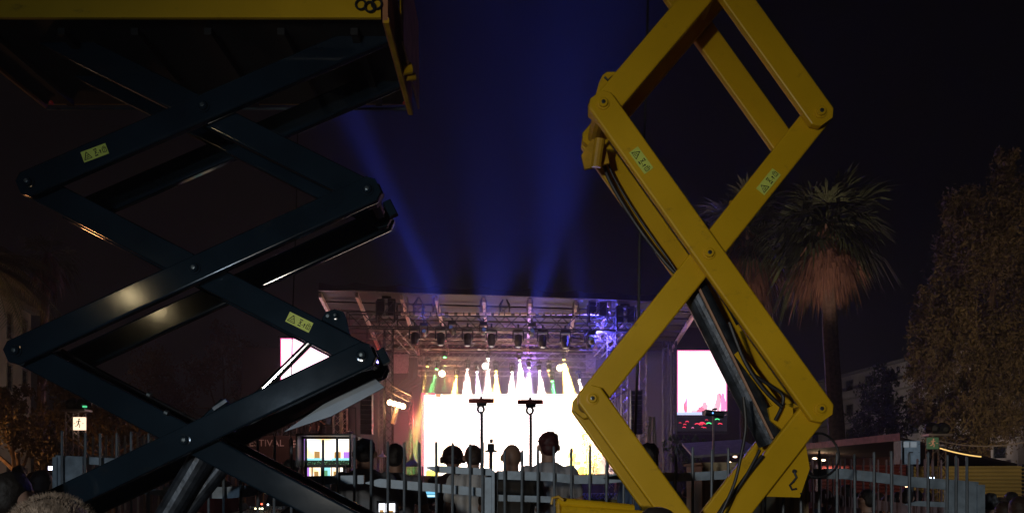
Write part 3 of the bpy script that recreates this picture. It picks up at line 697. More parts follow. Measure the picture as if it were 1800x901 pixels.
spec = [(1433, 862, 12), (1450, 858, 11), (1466, 872, 12.5), (1487, 850, 10), (1505, 866, 13), (1522, 858, 8.5), (1545, 864, 12), (1560, 868, 9), (1578, 862, 13), (1594, 856, 9.5), (1610, 860, 11.5), (1628, 862, 13)]
uni = {3: 'spectator left of the big dark head behind the right fence bars', 5: 'spectator with a large dark head behind the right fence bars', 7: 'spectator with warm lit hair edge behind the right fence', 9: 'spectator with orange-lit head below the blue-grey cabinet'}
for k, (x, y, d) in enumerate(spec):
    spectator(rd.randrange(5), x, y, d, uni.get(k, 'dark spectator in the row behind the right fence bars'), gr, rd.uniform(-.6, .6))
for k, (x, y, d) in enumerate([(1738, 866, 8), (1757, 872, 9.5), (1775, 864, 10), (1792, 870, 6.5), (1765, 880, 7), (1810, 862, 9)]):
    spectator(rd.randrange(5), x, y, d, 'dark spectator at the lower right corner before the yellow corrugated wall', gr, rd.uniform(-.6, .6))
gm = 'spectators beyond the desk platform'
for k, (x, y, d) in enumerate([(1192, 862, 13), (1207, 855, 14), (1222, 864, 12), (1200, 872, 11.8), (1180, 858, 15), (398, 845, 14), (412, 852, 13), (372, 850, 15)]):
    spectator(rd.randrange(5), x, y, d, 'dark spectator seen low between the fence bars left of the plywood case' if x > 1000 else 'dark spectator seen under the crossing of the dark lift arms', gm, rd.uniform(-.6, .6))
spectator(3, 1150, 893, 2.3, 'spectator of whom only the hair top shows below the yellow lift', 'near spectators', 0)
fz = W(100, 862, 1.5); person('close spectator with fuzzy fair hair at the lower left', (fz.x, 1.5, 0), H=(fz.z)*1.76/1.768, hair='buzz', haircol=(.22, .17, .13), shirt=(.1, .1, .12), fuzzy=True, vox=.010, build=1.02, group='near spectators')
# phones held up
for (x, y, d, lab, col) in ((92, 822, 6.4, 'small glowing phone held up in the crowd at the lower left', (.75, .75, 1)), (1638, 840, 10, 'small bright white-blue phone light before the right sign tower', (.6, .75, 1)), (1595, 853, 9.3, 'small orange glowing phone above the spectators at right', (1, .55, .3))):
    c = W(x, y, d); root = empty('phone', c, lab, 'phone', 'glowing phones'); MB().cbox(c, .075, .008, .04).build('case', M_black, root)
    MB().cbox(c+Vector((0, -.006, 0)), .060, .003, .03).build('screen', emis('phone_%d' % x, col, 9), root)

# grandstand with tiny spectators and banners
gs = empty('grandstand', (W(470, 850, 27).x, 27, 0), 'dark raised viewing stand at left with a row of people on top', 'grandstand')
a, b = W(340, 765, 26.6), W(625, 765, 26.6)
MB().box((a.x, 26.6, a.z-.15), (b.x, 30, a.z)).build('floor', M_deck, gs)
m = MB()
for i in range(9):
    for yy in (26.8, 29.8): x = a.x+(b.x-a.x)*i/8; m.tube((x, yy, 0), (x, yy, a.z), .04, 5)
m.build('frame', M_truss, gs)
m = MB(); m.tube((a.x, 26.62, a.z+1.0), (b.x, 26.62, a.z+1.0), .02, 5)
for i in range(12): x = a.x+(b.x-a.x)*i/11; m.tube((x, 26.62, a.z), (x, 26.62, a.z+1.0), .018, 4)
m.build('railing', M_trussd, gs)
k = 0
for x in (492, 500, 508, 515, 521, 527, 533, 539, 545, 553, 560, 485, 470, 478):
    r = copy_tree(protos[rd.randrange(5)] if x != 515 else protos[4]); p = W(x, 0, 27.3); hh = rd.uniform(.48, .6)
    used.add(0); r.location = (p.x, 27.3+rd.uniform(0, .8), a.z + (0 if x < 550 else -.35)); r.scale = (.95, .95, rd.uniform(.85, .98)*(.72 if x > 550 else 1)); r.rotation_euler = (0, 0, R(160)+rd.uniform(-.6, .6))
    tag(r, 'small red-clad spectator standing out on the viewing stand' if x == 515 else 'small warm-lit spectator standing on the viewing stand', 'person', 'people on the viewing stand')
lamp('stand_light', 'POINT', W(515, 730, 24.5), 60, (1, .42, .32), None, 0).parent = None
bn = empty('banner', W(470, 800, 26.4), 'dark banner lettered FESTIVAL on the viewing stand', 'banner')
p0, p1 = W(400, 812, 26.4), W(508, 766, 26.4); MB().box((p0.x, 26.4, p0.z), (p1.x, 26.44, p1.z)).build('cloth', mat('banner_cloth', (.045, .03, .03), .9, 0, .2, 1), bn)
t = W(429.5, 783.5, 26.38); text('lettering', 'FESTIVAL', .34, mat('banner_letters', (.62, .62, .64), .8), bn, t, ext=.004)
bpy.data.objects['lettering'].scale = (1.03, 1, 1)
bs = empty('banner', W(520, 800, 26.4), 'narrow dark banner with small text rows beside the big one', 'banner')
p0, p1 = W(511, 812, 26.4), W(530, 766, 26.4); MB().box((p0.x, 26.4, p0.z), (p1.x, 26.44, p1.z)).build('cloth', MATS['banner_cloth'], bs)
m = MB()
for r_ in range(3):
    x = 514.0
    while x < 527:
        w = rd.uniform(.7, 1.5); q0, q1 = W(x, 776+r_*5, 26.38), W(x+w, 773.2+r_*5, 26.38); m.box((q0.x, 26.385, q0.z), (q1.x, 26.395, q1.z)); x += w+.5
m.build('small_print', MATS['banner_letters'], bs)
# band on stage
for (x, y, lab, i) in ((1006, 806, 'performer in dark clothes on stage at the right end of the video wall', 0), (1040, 812, 'performer beside the green leafy decor on stage', 2)):
    r = copy_tree(protos[i]); p = W(x, 850, 46); r.location = (p.x, 46, 2.2); r.rotation_euler = (0, 0, R(180)); tag(r, lab, 'person', 'performers on stage')
for (x, lab) in ((760, 'left'), (985, 'right')):
    c = W(x, 838, 44.4); root = empty('stage_monitor', (c.x, c.y, 2.2), 'black wedge monitor loudspeaker on the stage edge, %s one' % lab, 'loudspeaker', 'wedge monitors')
    MB().prism([(c.x-.35, 44.1, 2.2), (c.x-.35, 44.7, 2.2), (c.x-.35, 44.6, 2.6), (c.x-.35, 44.25, 2.5)], (.7, 0, 0)).build('cabinet', M_black, root)
    MB().prism([(c.x-.3, 44.095, 2.24), (c.x-.3, 44.235, 2.47), (c.x-.3, 44.23, 2.48), (c.x-.3, 44.085, 2.25)], (.6, 0, 0)).build('grille', M_trussd, root)
dk = empty('drum_kit', W(1024, 843, 46.5), 'drum kit glinting at the right end of the stage', 'drum kit')
c = W(1024, 843, 46.5); c.z = 2.2
MB().lathe(c+Vector((0, -.2, .35)), [(.33, 0), (.33, .4)], 16, Vector((0, 1, 0))).build('bass_drum', mat('drum_shell', (.5, .1, .05), .3), dk)
for dx, dz, rr in ((-.3, .75, .2), (.25, .78, .2), (.6, .5, .24)): MB().lathe(c+Vector((dx, 0, dz)), [(rr, 0), (rr, .22)], 14).build('tom', mat('drum_shell', (.5, .1, .05)), dk)
for dx, dz in ((-.8, 1.25), (.85, 1.3)):
    o = MB().lathe(c+Vector((dx, 0, dz)), [(.28, 0), (.05, .03)], 16); o.tube(c+Vector((dx, 0, -.0)), c+Vector((dx, 0, dz)), .015, 5); o.build('cymbal', mat('brass', (.8, .55, .2), .25, 1), dk)
fo = foliage([(W(1037, 800, 45.2), (.6, .5, 1.2)), (W(1031, 772, 45.4), (.4, .4, .9))], 500, .10, 31).build('potted_bush', leafmat('stage_leaves', (.10, .22, .04))); tag(fo, 'leafy green-yellow decor bush at the right end of the video wall', 'bush')
# tents
for (x, y, w, lab, d) in ((725, 792, 26, 'small white pointed tent beside the left edge of the video wall', 36), (672, 790, 12, 'small pale pointed tent behind the second technician', 38), (615, 752, 6, 'thin white tent peak above the monitor', 40)):
    c = W(x, 842, d); top = W(x, y, d); hw = w/2/F*d*1.3; zt = max(2.2, top.z-hw*1.6); root = empty('pagoda_tent', (c.x, d, 0), lab, 'tent', 'pointed tents')
    MB().add([(c.x-hw, d-hw, zt), (c.x+hw, d-hw, zt), (c.x+hw, d+hw, zt), (c.x-hw, d+hw, zt), (c.x-hw*.25, d-hw*.25, zt+(top.z-zt)*.4), (c.x+hw*.25, d-hw*.25, zt+(top.z-zt)*.4), (c.x+hw*.25, d+hw*.25, zt+(top.z-zt)*.4), (c.x-hw*.25, d+hw*.25, zt+(top.z-zt)*.4), tuple(top)],
                  [(0,1,5,4),(1,2,6,5),(2,3,7,6),(3,0,4,7),(4,5,8),(5,6,8),(6,7,8),(7,4,8)]).build('roof', mat('white_tent', (.75, .74, .76), .7, 0, .05), root)
    m = MB()
    for sx in (-1, 1):
        for sy in (-1, 1): m.tube((c.x+sx*hw*.95, d+sy*hw*.95, 0), (c.x+sx*hw*.95, d+sy*hw*.95, zt), .04, 5)
    m.build('frame', M_truss, root)

# ------------------------------------------------------------ desk equipment
def monitor(label, x0, y0, x1, y1, d, name='video_monitor', panes=None, stand=True, hood=0):
    a, b = W(x0, y1, d), W(x1, y0, d); root = empty(name, ((a.x+b.x)/2, d, a.z), label, 'monitor'); t = .02*d/6
    m = MB().box((a.x-t, d+.012, a.z-t), (b.x+t, d+.08, b.z+t))
    if hood: m.box((a.x-t-.02, d-hood, b.z+t), (b.x+t+.02, d+.08, b.z+t+.02)); m.box((a.x-t-.02, d-hood, a.z-t), (a.x-t, d+.08, b.z+t-.002)); m.box((b.x+t, d-hood, a.z-t), (b.x+t+.02, d+.08, b.z+t-.002))
    m.build('case', M_black, root); w, h = b.x-a.x, b.z-a.z
    for k, (u0, v0, u1, v1, mm) in enumerate(panes): MB().box((a.x+w*u0, d-.001*k, a.z+h*v0), (a.x+w*u1, d+.01-.001*k, a.z+h*v1)).build('screen' if k == 0 else 'picture', mm, root)
    if stand: MB().box(((a.x+b.x)/2-.03, d+.02, rz), ((a.x+b.x)/2+.03, d+.07, a.z-t)).build('stand', M_black, root)
    return root
mW = screenmat('monitor_picture', (1, .62, .30), (1, .97, .90), 2.2, 5); mD = emis('monitor_dark', (.02, .03, .02), 1); mF = emis('monitor_figure', (.55, .30, .10), 1); mC = emis('monitor_cyan', (.3, .75, .8), 1.3); mP = emis('monitor_purple', (.45, .2, .75), 1.3); mG = emis('monitor_green', (.15, .4, .2), 1)
mw = monitor('large hooded video monitor showing the bright stage, left of the grey-shirted technician', 535, 771, 615, 816, 7.9, panes=[(0, 0, 1, 1, mW), (0, 0, 1, .17, mD), (0, .17, 1, .26, mC), (.22, .26, .34, .52, mF), (.66, .26, .80, .5, mF), (0, .17, .05, 1, mP), (.86, .26, 1, .5, mP), (.38, .19, .6, .29, emis('monitor_white', (1, 1, 1), 1.5))], hood=.16)
m = MB()
for k in range(46):
    x = rd.uniform(0, 1); q = W(535+80*x, 816-rd.uniform(1, 7), 7.88); m.sph(q, .004, n=6, m=4)
m.build('picture_crowd', mG, mw)
monitor('low multi-picture monitor under the large hooded monitor', 540, 821, 602, 838, 7.8, panes=[(0, 0, 1, 1, mW), (.0, 0, .06, 1, mP), (.12, 0, .16, 1, mD), (.38, 0, .42, 1, mD), (.42, .0, .66, 1, mC), (.68, 0, .70, 1, mD), (.9, 0, .93, 1, mD), (.20, .0, .32, .6, mF), (.48, .15, .58, .7, mG), (.75, .0, .84, .6, mF)], stand=False)
monitor('small bright double monitor low beside the dark arm', 666, 884, 694, 899, 5.9, panes=[(0, 0, 1, 1, emis('double_white', (.9, .92, 1), 2.4)), (.40, 0, .46, 1, mD), (.05, 0, .3, .25, mF), (.6, 0, .9, .2, mF)])
monitor('wide blue lighting console screen behind the left fence', 715, 863, 769, 873, 7.4, panes=[(0, 0, 1, 1, emis('console_blue', (.2, .62, .95), 1.1)), (.17, 0, .2, 1, mD), (.40, 0, .42, 1, mD), (.2, .45, 1, .52, mD), (.45, .1, .95, .35, emis('console_white', (.7, .95, 1), 1.2)), (.03, .5, .15, .85, mG)])
def desk(label, x0, x1, z, d, dep, m, nb=14):
    a, b = W(x0, 0, d).x, W(x1, 0, d).x; root = empty('mixing_desk', ((a+b)/2, d, rz), label, 'mixing desk')
    MB().box((a, d, z-.10), (b, d+dep, z-.03)).build('table_top', M_black, root)
    for x in (a+.03, b-.03):
        for y in (d+.03, d+dep-.03): MB().tube((x, y, rz), (x, y, z-.1), .02, 6).build('leg', M_trussd, root)
    MB().prism([(a+.05, d+.05, z-.03), (a+.05, d+dep-.05, z-.03), (a+.05, d+dep-.05, z+.09), (a+.05, d+.05, z+.02)], (b-a-.1, 0, 0)).build('console', m, root)
    k = MB()
    k.prism([(a+.08, d+.08, z+.027), (b-.08, d+.08, z+.027), (b-.08, d+dep-.08, z+.088), (a+.08, d+dep-.08, z+.088)], (0, 0, .003))
    for i in range(nb):
        for j in range(3): k.cbox((a+.1+(b-a-.2)*i/(nb-1), d+.12+j*(dep-.2)/3, z+.04+j*.02), .018, .03, .02)
    k.build('control_surface', mat('pale_fader_caps', (.5, .5, .5)), root)
    return root
desk('mixing desk with pale fader caps under the blue console screen', 706, 775, 1.36, 6.9, .4, M_black)
desk('long dark control desk in front of the bald and tall men', 855, 1000, 1.34, 7.15, .6, M_black, 24)
desk('dark control desk with a yellowish lid right of the tall man', 1008, 1122, 1.55, 8.3, .7, mat('olive_lid', (.20, .19, .06), .6))
desk('control desk low at the left with small indicator lights', 405, 500, 1.42, 7.6, .5, M_black)
for (x, y, col) in ((460, 885, (1, .1, .05)), (471, 886, (.8, .9, 1)), (449, 893, (.9, .8, .4)), (456, 893, (.9, .9, .5)), (461, 893, (.9, .9, .6))):
    o = MB().sph(W(x, y, 7.55), .010, n=8, m=6).build('indicator_light', emis('ind_%d' % x, col, 5)); o.parent = bpy.data.objects['mixing_desk.003']; o.location -= o.parent.location
# stands with crossbars
for (x, y, lab, dd) in ((846, 703, 'left', 9.6), (932, 705, 'right', 9.4)):
    c = W(x, y, dd); root = empty('crossbar_stand', (c.x, dd, rz), 'tall dark stand with a flat crossbar and round fixture, %s of the two' % lab, 'stand', 'crossbar stands')
    MB().box((c.x-.165, dd-.03, c.z-.035), (c.x+.165, dd+.03, c.z+.02)).build('crossbar', mat('glare_red_bar', (.5, .06, .04), .5), root)  # red of the glare put into the crossbar's colour
    MB().box((c.x-.06, dd-.025, c.z-.075), (c.x+.07, dd+.025, c.z-.036)).build('bracket', M_black, root)
    MB().tube((c.x, dd, c.z+.02), (c.x, dd, c.z+.05), .02, 8).build('stud', M_black, root)
    m = MB(); q = c+Vector((-.005, 0, -.115))
    m.ring([[q+Vector((math.cos(t)*(.04+.017*math.cos(s)), .018*math.sin(s), math.sin(t)*(.045+.017*math.cos(s)))) for s in [2*math.pi*i/6 for i in range(6)]] for t in [2*math.pi*j/18 for j in range(19)]], cap=False)
    m.build('round_fixture', M_black, root)
    zc = c.z-.15; MB().tube((c.x+.005, dd, zc), (c.x+.005, dd, rz+.9), .022, 8).build('upper_pole', M_black, root)
    MB().tube((c.x+.005, dd, rz+.3), (c.x+.005, dd, rz+.9), .032, 8).build('lower_pole', M_black, root)
    for k in range(3): a = 2*math.pi*k/3; MB().tube((c.x, dd, rz+.5), (c.x+.45*math.cos(a), dd+.45*math.sin(a), rz+.02), .014, 6).build('leg', M_black, root)
c = W(863, 785, 11); root = empty('television_camera', (c.x, 11, rz), 'dark television camera silhouette before the white wall', 'camera')
MB().cbox(c, .10, .25, .09).build('camera_body', M_black, root); MB().tube(c+Vector((0, .12, 0)), c+Vector((0, .26, 0)), .04, 10).build('lens', M_black, root)
MB().cbox(c+Vector((.01, -.1, .085)), .05, .06, .06).build('viewfinder', M_black, root); MB().beam(c+Vector((-.09, 0, -.06)), c+Vector((.09, 0, -.06)), .03, .08).build('pan_head', M_black, root)
MB().tube(c+Vector((0, 0, -.06)), (c.x, 11, rz+.6), .03, 8).build('column', M_black, root)
for k in range(3): a = 2*math.pi*k/3+.4; MB().tube((c.x, 11, rz+.9), (c.x+.4*math.cos(a), 11+.4*math.sin(a), rz+.02), .016, 6).build('leg', M_black, root)
c = W(1256, 726, 13); root = empty('pole_spotlight', (c.x, 13, 0), 'dark lamp head on a thin pole before the right video screen', 'spotlight')
MB().beam(c+Vector((-.17, 0, .02)), c+Vector((.15, 0, -.03)), .10, .14, .02).build('head', M_black, root); MB().sph(c+Vector((-.05, -.075, 0)), .012, n=8, m=6).build('indicator_light', emis('blue_led', (.1, .3, 1), 5), root)
MB().tube(c+Vector((-.02, 0, -.05)), (c.x-.02, 13, 0), .02, 8).build('pole', M_truss, root)
MB().cbox(c+Vector((0, 0, .075)), .07, .07, .03).build('yoke', M_black, root)
# plywood case
a, b = W(1236, 830, 6.3), W(1418, 830, 6.3); root = empty('plywood_case', ((a.x+b.x)/2, 6.3, 0), 'tall pale plywood case standing behind the yellow lower arm', 'case')
zt = W(0, 816, 6.3).z; MB().box((a.x, 6.3, 0), (b.x, 6.9, zt)).build('box', M_wood, root)
m = MB()
for k in range(8): x = a.x+(b.x-a.x)*k/7; m.box((x-.012, 6.285, .03), (x+.012, 6.3, zt-.02))
m.build('batten', mat('darker_wood', (.25, .18, .10), .7), root); MB().box((a.x-.02, 6.27, zt), (b.x+.02, 6.93, zt+.02)).build('lid', M_wood, root)
root = empty('stepladder', W(1149, 775, 14), 'open stepladder seen as two thin slanting legs right of the hanging cable', 'ladder')
m = MB()
for (x0, x1) in ((1144, 1133), (1150, 1162)):
    for o in (0, .35): m.tube(W(x0, 732, 14)+Vector((0, o*.3, 0)), Vector((W(x1, 0, 14).x, 14+o*2, rz)), .018, 6)
m.build('rail', M_truss, root); m = MB()
for k in range(6): s = k/6; m.tube(W(1144-11*s*.9, 732+40*s, 14), W(1144-11*s*.9, 732+40*s, 14)+Vector((0, .15+s*.2, 0)), .012, 5)
m.build('rung', M_truss, root)

# ------------------------------------------------------------ sign towers, kiosk, cabinet
def running_man(px0, py0, d, s, m, parent):
    """generic exit figure, s = figure height in metres"""
    o = W(px0, py0, d) + Vector((0, -.006, 0)); b = MB()
    def P(x, z): return o + Vector((x*s, 0, z*s))
    b.lathe(P(.03, .40), [(.075*s, 0), (.075*s, .002)], 12, Vector((0, 1, 0)))
    for (p, q, w) in (((.02, .30), (-.05, .02), .12), ((.0, .27), (.20, .16), .05), ((.0, .27), (-.20, .20), .05), ((-.20, .20), (-.22, .08), .05), ((-.04, .02), (.10, -.16), .075), ((.10, -.16), (.06, -.38), .065), ((-.06, .02), (-.14, -.20), .075), ((-.14, -.20), (-.33, -.24), .06)):
        b.beam(P(*p), P(*q), w*s, .002)
    b.beam(P(-.46, .0), P(-.30, .0), .05*s, .002); b.beam(P(.30, .0), P(.46, .0), .05*s, .002)
    return b.build('running_figure', m, parent)
def sign_tower(label, sl, tl, px, d, sx0, sy0, sx1, sy1, smat, fmat_, ptop, lamp_side):
    w = .32; root = empty('sign_tower', (W(px, 0, d).x, d, 0), tl, 'light tower', 'sign towers'); x = W(px, 0, d).x; zt = W(0, ptop, d).z
    MB().truss((x, d, 0), (x, d, zt), w*.8, .016).build('mast', M_truss, root)
    MB().box((x-.22, d-.14, zt), (x+.26, d+.14, zt+.04)).build('top_plate', M_truss, root)
    q = Vector((x+.02, d, zt+.12)); fx_ = empty('floodlight', q, 'black floodlight heads resting on top of the %s' % label, 'floodlight', 'tower floodlights')
    MB().lathe(q+Vector((-.12, .1, .06)), [(.09, 0), (.12, .04), (.11, .2), (.05, .26)], 12, Vector((.3, -.9, -.2)).normalized()).build('head', M_black, fx_)
    MB().lathe(q+Vector((.16, .12, .06)), [(.09, 0), (.12, .04), (.11, .2), (.05, .26)], 12, Vector((-.2, -.9, -.2)).normalized()).build('head', M_black, fx_)
    MB().cbox(q+Vector((0, 0, -.05)), .3, .2, .05).build('yoke', M_black, fx_)
    a, b = W(sx0, sy1, d-.22), W(sx1, sy0, d-.22); sg = empty('exit_sign', ((a.x+b.x)/2, d-.22, a.z), sl, 'exit sign', 'exit signs')
    MB().box((a.x, d-.22, a.z), (b.x, d-.17, b.z)).build('panel', smat, sg); running_man((sx0+sx1)/2, (sy0+sy1)/2, d-.23, (b.z-a.z)*.85, fmat_, sg)
    return root
pale = emis('lit_sign', (1, .72, .48), 1.6)
sign_tower('left sign tower', 'pale lit exit sign with dark running figure on the left tower', 'slim lattice tower carrying the pale lit exit sign at left', 133, 15, 128.5, 732.5, 149, 755, pale, mat('dark_green_ink', (.02, .08, .04)), 723, 1)
sign_tower('right sign tower', 'dim green exit sign with pale running figure on the right tower', 'slim lattice tower carrying the dim green exit sign at right', 1645, 15, 1630.5, 768, 1650, 788.5, mat('dim_green_sign', (.05, .12, .06), .6, emit=(.08, .16, .08), es=.25), emis('dim_figure', (.32, .14, .08), 1), 766, -1)
o = MB().cbox(W(149, 714, 14.8), .06, .06, .035).build('tower_glint', emis('green_glint', (.1, .7, .3), 1)); o.parent = bpy.data.objects['floodlight']; o.location -= o.parent.location  # green glint made as a small glowing box
# kiosk with low roof
kd = 19; root = empty('kiosk', (W(1500, 850, kd).x, kd, 0), 'open kiosk hall with pink corrugated roof edge and dark interior', 'kiosk')
A_, B_ = W(1395, 790, kd+2), W(1581, 772, kd-3); E_ = W(1830, 800, kd+4); 
bk = Vector((3.5, 10, .6))
MB().prism([A_, B_, B_+Vector((4.6, 3.0, -.5)), A_+Vector((4.6, 12, -.2))], (0, 0, .06)).build('roof', mat('kiosk_roof', (.10, .07, .07), .8), root)
m = MB(); n = 46
for k in range(n):
    p = A_.lerp(B_, k/n); q = A_.lerp(B_, (k+.62)/n); m.prism([p+Vector((0, -.06, -.02)), q+Vector((0, -.06, -.02)), q+Vector((0, -.06, .14)), p+Vector((0, -.06, .14))], (0, .05, 0))
m.prism([A_+Vector((0, -.02, -.02)), B_+Vector((0, -.02, -.02)), B_+Vector((0, -.02, .11)), A_+Vector((0, -.02, .11))], (0, .04, 0))
m.build('corrugated_edge', mat('pink_roof_edge', (.55, .26, .26), .6), root)
for p in (A_, A_.lerp(B_, .5), B_-Vector((.05, 0, 0))): MB().tube((p.x, p.y+.1, 0), (p.x, p.y+.1, p.z-.03), .022, 6).build('post', M_trussd, root)
p, q = W(1398, 0, kd+9), W(1600, 0, kd+1); MB().prism([(p.x, p.y, 0), (q.x, q.y, 0), (q.x, q.y, 2.6), (p.x, p.y, 2.9)], (0, .1, 0)).build('back_wall', mat('maroon_wall', (.06, .018, .018), .9), root)
for x, y in ((1432, 805), (1447, 808)):
    c = W(x, y, 22); MB().sph(c, .07, .07, .03, 10, 6).build('ceiling_lamp', emis('ceiling_lamp', (1, .7, .4), 7), root)
l = lamp('ceiling_light', 'POINT', W(1440, 812, 22), 12, (1, .7, .4), None, .1)
def corrug(name, label, px0, px1, py_top, d0, d1, m, rows=17):
    p, q = W(px0, py_top, d0), W(px1, py_top, d1); root = empty(name, (p.x, p.y, 0), label, 'fence wall', 'corrugated walls'); b = MB(); z0, z1 = 0, p.z; dz = (z1-z0)/(rows*2.2); k = 0; z = z1
    dirn = (q-p); dirn.z = 0; dirn.normalize(); nr = Vector((dirn.y, -dirn.x, 0)); prof = []
    zz = z1; i = 0
    while zz > z0: prof.append((zz, .035 if i % 2 else 0)); zz -= .038; i += 1
    p0, q0 = Vector((p.x, p.y, 0)), Vector((q.x, q.y, 0)); vs = []; fs = []
    for (z, o) in prof: vs += [p0+nr*o+Vector((0, 0, z)), q0+nr*o+Vector((0, 0, z))]
    for k in range(len(prof)-1): fs.append((2*k, 2*k+1, 2*k+3, 2*k+2))
    n0 = len(vs)
    for (z, o) in (prof[0], prof[-1]): vs += [p0-nr*.03+Vector((0, 0, z)), q0-nr*.03+Vector((0, 0, z))]
    fs += [(0, 1, n0+1, n0), (n0, n0+1, n0+3, n0+2)]
    b.add(vs, fs).build('sheet', m, root); 
    for s in (0, 1): r = p0.lerp(q0, s); MB().box((r.x-.04, r.y-.02, 0), (r.x+.04, r.y+.09, z1+.03)).build('post', M_trussd, root)
corrug('corrugated_wall', 'red corrugated metal wall behind the spectators at right', 1440, 1597, 818, 16.5, 15.6, mat('red_corrugated', (.30, .075, .065), .55, 0, .15, 1))
corrug('corrugated_wall', 'yellow corrugated metal wall at the lower right', 1600, 1799, 819, 15.5, 15.0, mat('yellow_corrugated', (.62, .46, .16), .55, 0, .2, .8))
lamp('wall_light', 'SPOT', W(1700, 775, 13.2)+Vector((0, -1.5, .6)), 60, (1, .8, .5), W(1690, 840, 15.3), .15, 100, .8)
c0 = W(1600, 794, 9.5); root = empty('electric_cabinet', (c0.x, 9.5, 0), 'blue-grey metal cabinet with two pale square windows on its upper part', 'cabinet')
a, b = W(1584, 815, 9.5), W(1617.5, 774, 9.5); MB().box((a.x, 9.5, a.z), (b.x, 9.68, b.z)).build('box', M_fence, root)
for x0, x1 in ((1588, 1598), (1600, 1611)): p, q = W(x0, 785.5, 9.49), W(x1, 775.8, 9.49); MB().box((p.x, 9.485, p.z), (q.x, 9.5, q.z)).build('window', mat('pale_window', (.62, .66, .7), .3), root)
p, q = W(1578.5, 815, 9.6), W(1582.5, 775, 9.6); MB().box((p.x, 9.5, p.z), (q.x, 9.66, q.z)).build('lit_edge_strip', mat('lit_edge_tone', (.75, .5, .38), .5), root)  # the cabinet's lit edge, built as a pale orange strip
MB().tube((c0.x+.06, 9.6, 0), (c0.x+.06, 9.6, a.z), .035, 8).build('post', M_trussd, root)
m = MB()
for sx in (.07, .93):
    for sz in (.12, .5, .85): m.sph((a.x+(b.x-a.x)*sx, 9.495, a.z+(b.z-a.z)*sz), .006, n=6, m=4)
m.cbox(((a.x+b.x)/2, 9.49, (a.z+b.z)/2), .04, .02, .015); m.build('rivets', M_black, root)
# second white canopy at centre right
cc = W(1270, 800, 20); root = empty('awning', (cc.x, 20, 0), 'pale low awning with small lamps right of the green bush', 'awning')
p, q = W(1218, 804, 20), W(1340, 796, 20); MB().prism([p, q, q+Vector((.4, 3, .5)), p+Vector((.4, 3, .5))], (0, 0, .06)).build('roof', mat('pale_awning', (.55, .53, .5), .7), root)
for r_ in (p, q): MB().tube((r_.x, 20.1, 0), (r_.x, 20.1, r_.z), .04, 6).build('post', M_trussd, root)
for x, y in ((1292, 802), (1305, 808), (1282, 812)): MB().sph(W(x, y, 20.5), .06, .06, .025, 8, 6).build('lamp', emis('ceiling_lamp', (1, .7, .4), 7), root)
# cables overhead
def cable(label, pts, r, m=M_rub, cat='cable', group=None):
    o = MB().path(pts, r, 5).build('cable', m); tag(o, label, cat, group); return o
cable('long black cable hanging down from above beside the yellow lift', [W(1140, -60, 5.6), W(1137, 120, 5.6), W(1132, 260, 5.6), W(1124, 430, 5.6), W(1122, 600, 5.6), W(1117, 740, 5.6), W(1114, 800, 5.6), W(1112, 1250, 5.6)], .011)
cable('thin dark cable hanging in front of the left sky above the left screen', [W(524, 190, 8), W(520, 400, 8), W(514, 560, 8), W(510, 850, 8)], .006)
def sag(a, b, s, n=12): return [a.lerp(b, k/n) - Vector((0, 0, s*4*(k/n)*(1-k/n))) for k in range(n+1)]
cable('dark overhead cable above the kiosk at right', sag(W(1650, 774, 14), W(1830, 770, 13), .12), .012, mat('grey_cable', (.2, .16, .15)))
cable('golden light strip sloping down beside the right sign tower', sag(W(1652, 787, 13.8), W(1725, 802, 13.5), .02), .012, emis('light_strip', (1, .62, .2), 1.1))
for k in range(5):
    cable(['innermost', 'second', 'middle', 'fourth', 'outermost'][k] + ' drooping signal cable at the left wing of the lighting rig', sag(W(715+8*k, 580+6*k, 43), W(690+10*k, 690+2*k, 43), -.0, 8)[:1] + [W(722+7*k, 620+5*k, 43), W(716+8*k, 660+3*k, 43), W(692+8*k, 684, 43)], .018, mat('grey_cable', (.2, .16, .15)), group='drooping cables')
# ------------------------------------------------------------ fences
def rail(b, pts, d, hpx, t=.03, pointed=None):
    """flat steel rail; pts are (column, row of its centre), d metres away"""
    P = [W(x, y, d if not callable(d) else d(x)) for x, y in pts]; h = hpx/F*5.2; rings = []
    for i, p in enumerate(P):
        hh = h*.12 if (pointed == 'L' and i == 0) or (pointed == 'R' and i == len(P)-1) else h
        rings.append([p+Vector((0, -t/2, -hh/2)), p+Vector((0, t/2, -hh/2)), p+Vector((0, t/2, hh/2)), p+Vector((0, -t/2, hh/2))])
    b.ring(rings)
def fence(label, d, rails, bars, group='fence panels round the desk platform', m=M_fence, r=.0095, posts=(), plates=()):
    x0, x1 = bars[0][0], bars[-1][0]; root = empty('fence_panel', (W((x0+x1)/2, 0, d).x, d, 0), label, 'fence', group)
    for (pts, hp, pt) in rails: b = MB(); rail(b, pts, d, hp, .03, pt); b.build('rail', m, root)
    for (x, y) in bars:
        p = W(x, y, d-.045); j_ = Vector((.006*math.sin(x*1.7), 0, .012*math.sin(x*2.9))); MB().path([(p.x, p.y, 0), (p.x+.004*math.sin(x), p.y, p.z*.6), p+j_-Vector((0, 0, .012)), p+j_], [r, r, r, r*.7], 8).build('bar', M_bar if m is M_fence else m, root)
    for (x, y, w) in posts: p = W(x, y, d); MB().box((p.x-w/2, d-.04, 0), (p.x+w/2, d+.04, p.z)).build('post', m, root)
    for (xa, ya, xb, yb) in plates:
        a, b = W(xa, yb, d-.0), W(xb, ya, d); MB().box((a.x, d-.028, max(0, a.z)), (b.x, d+.02, b.z)).build('plate', m, root)
    return root
D = 5.2
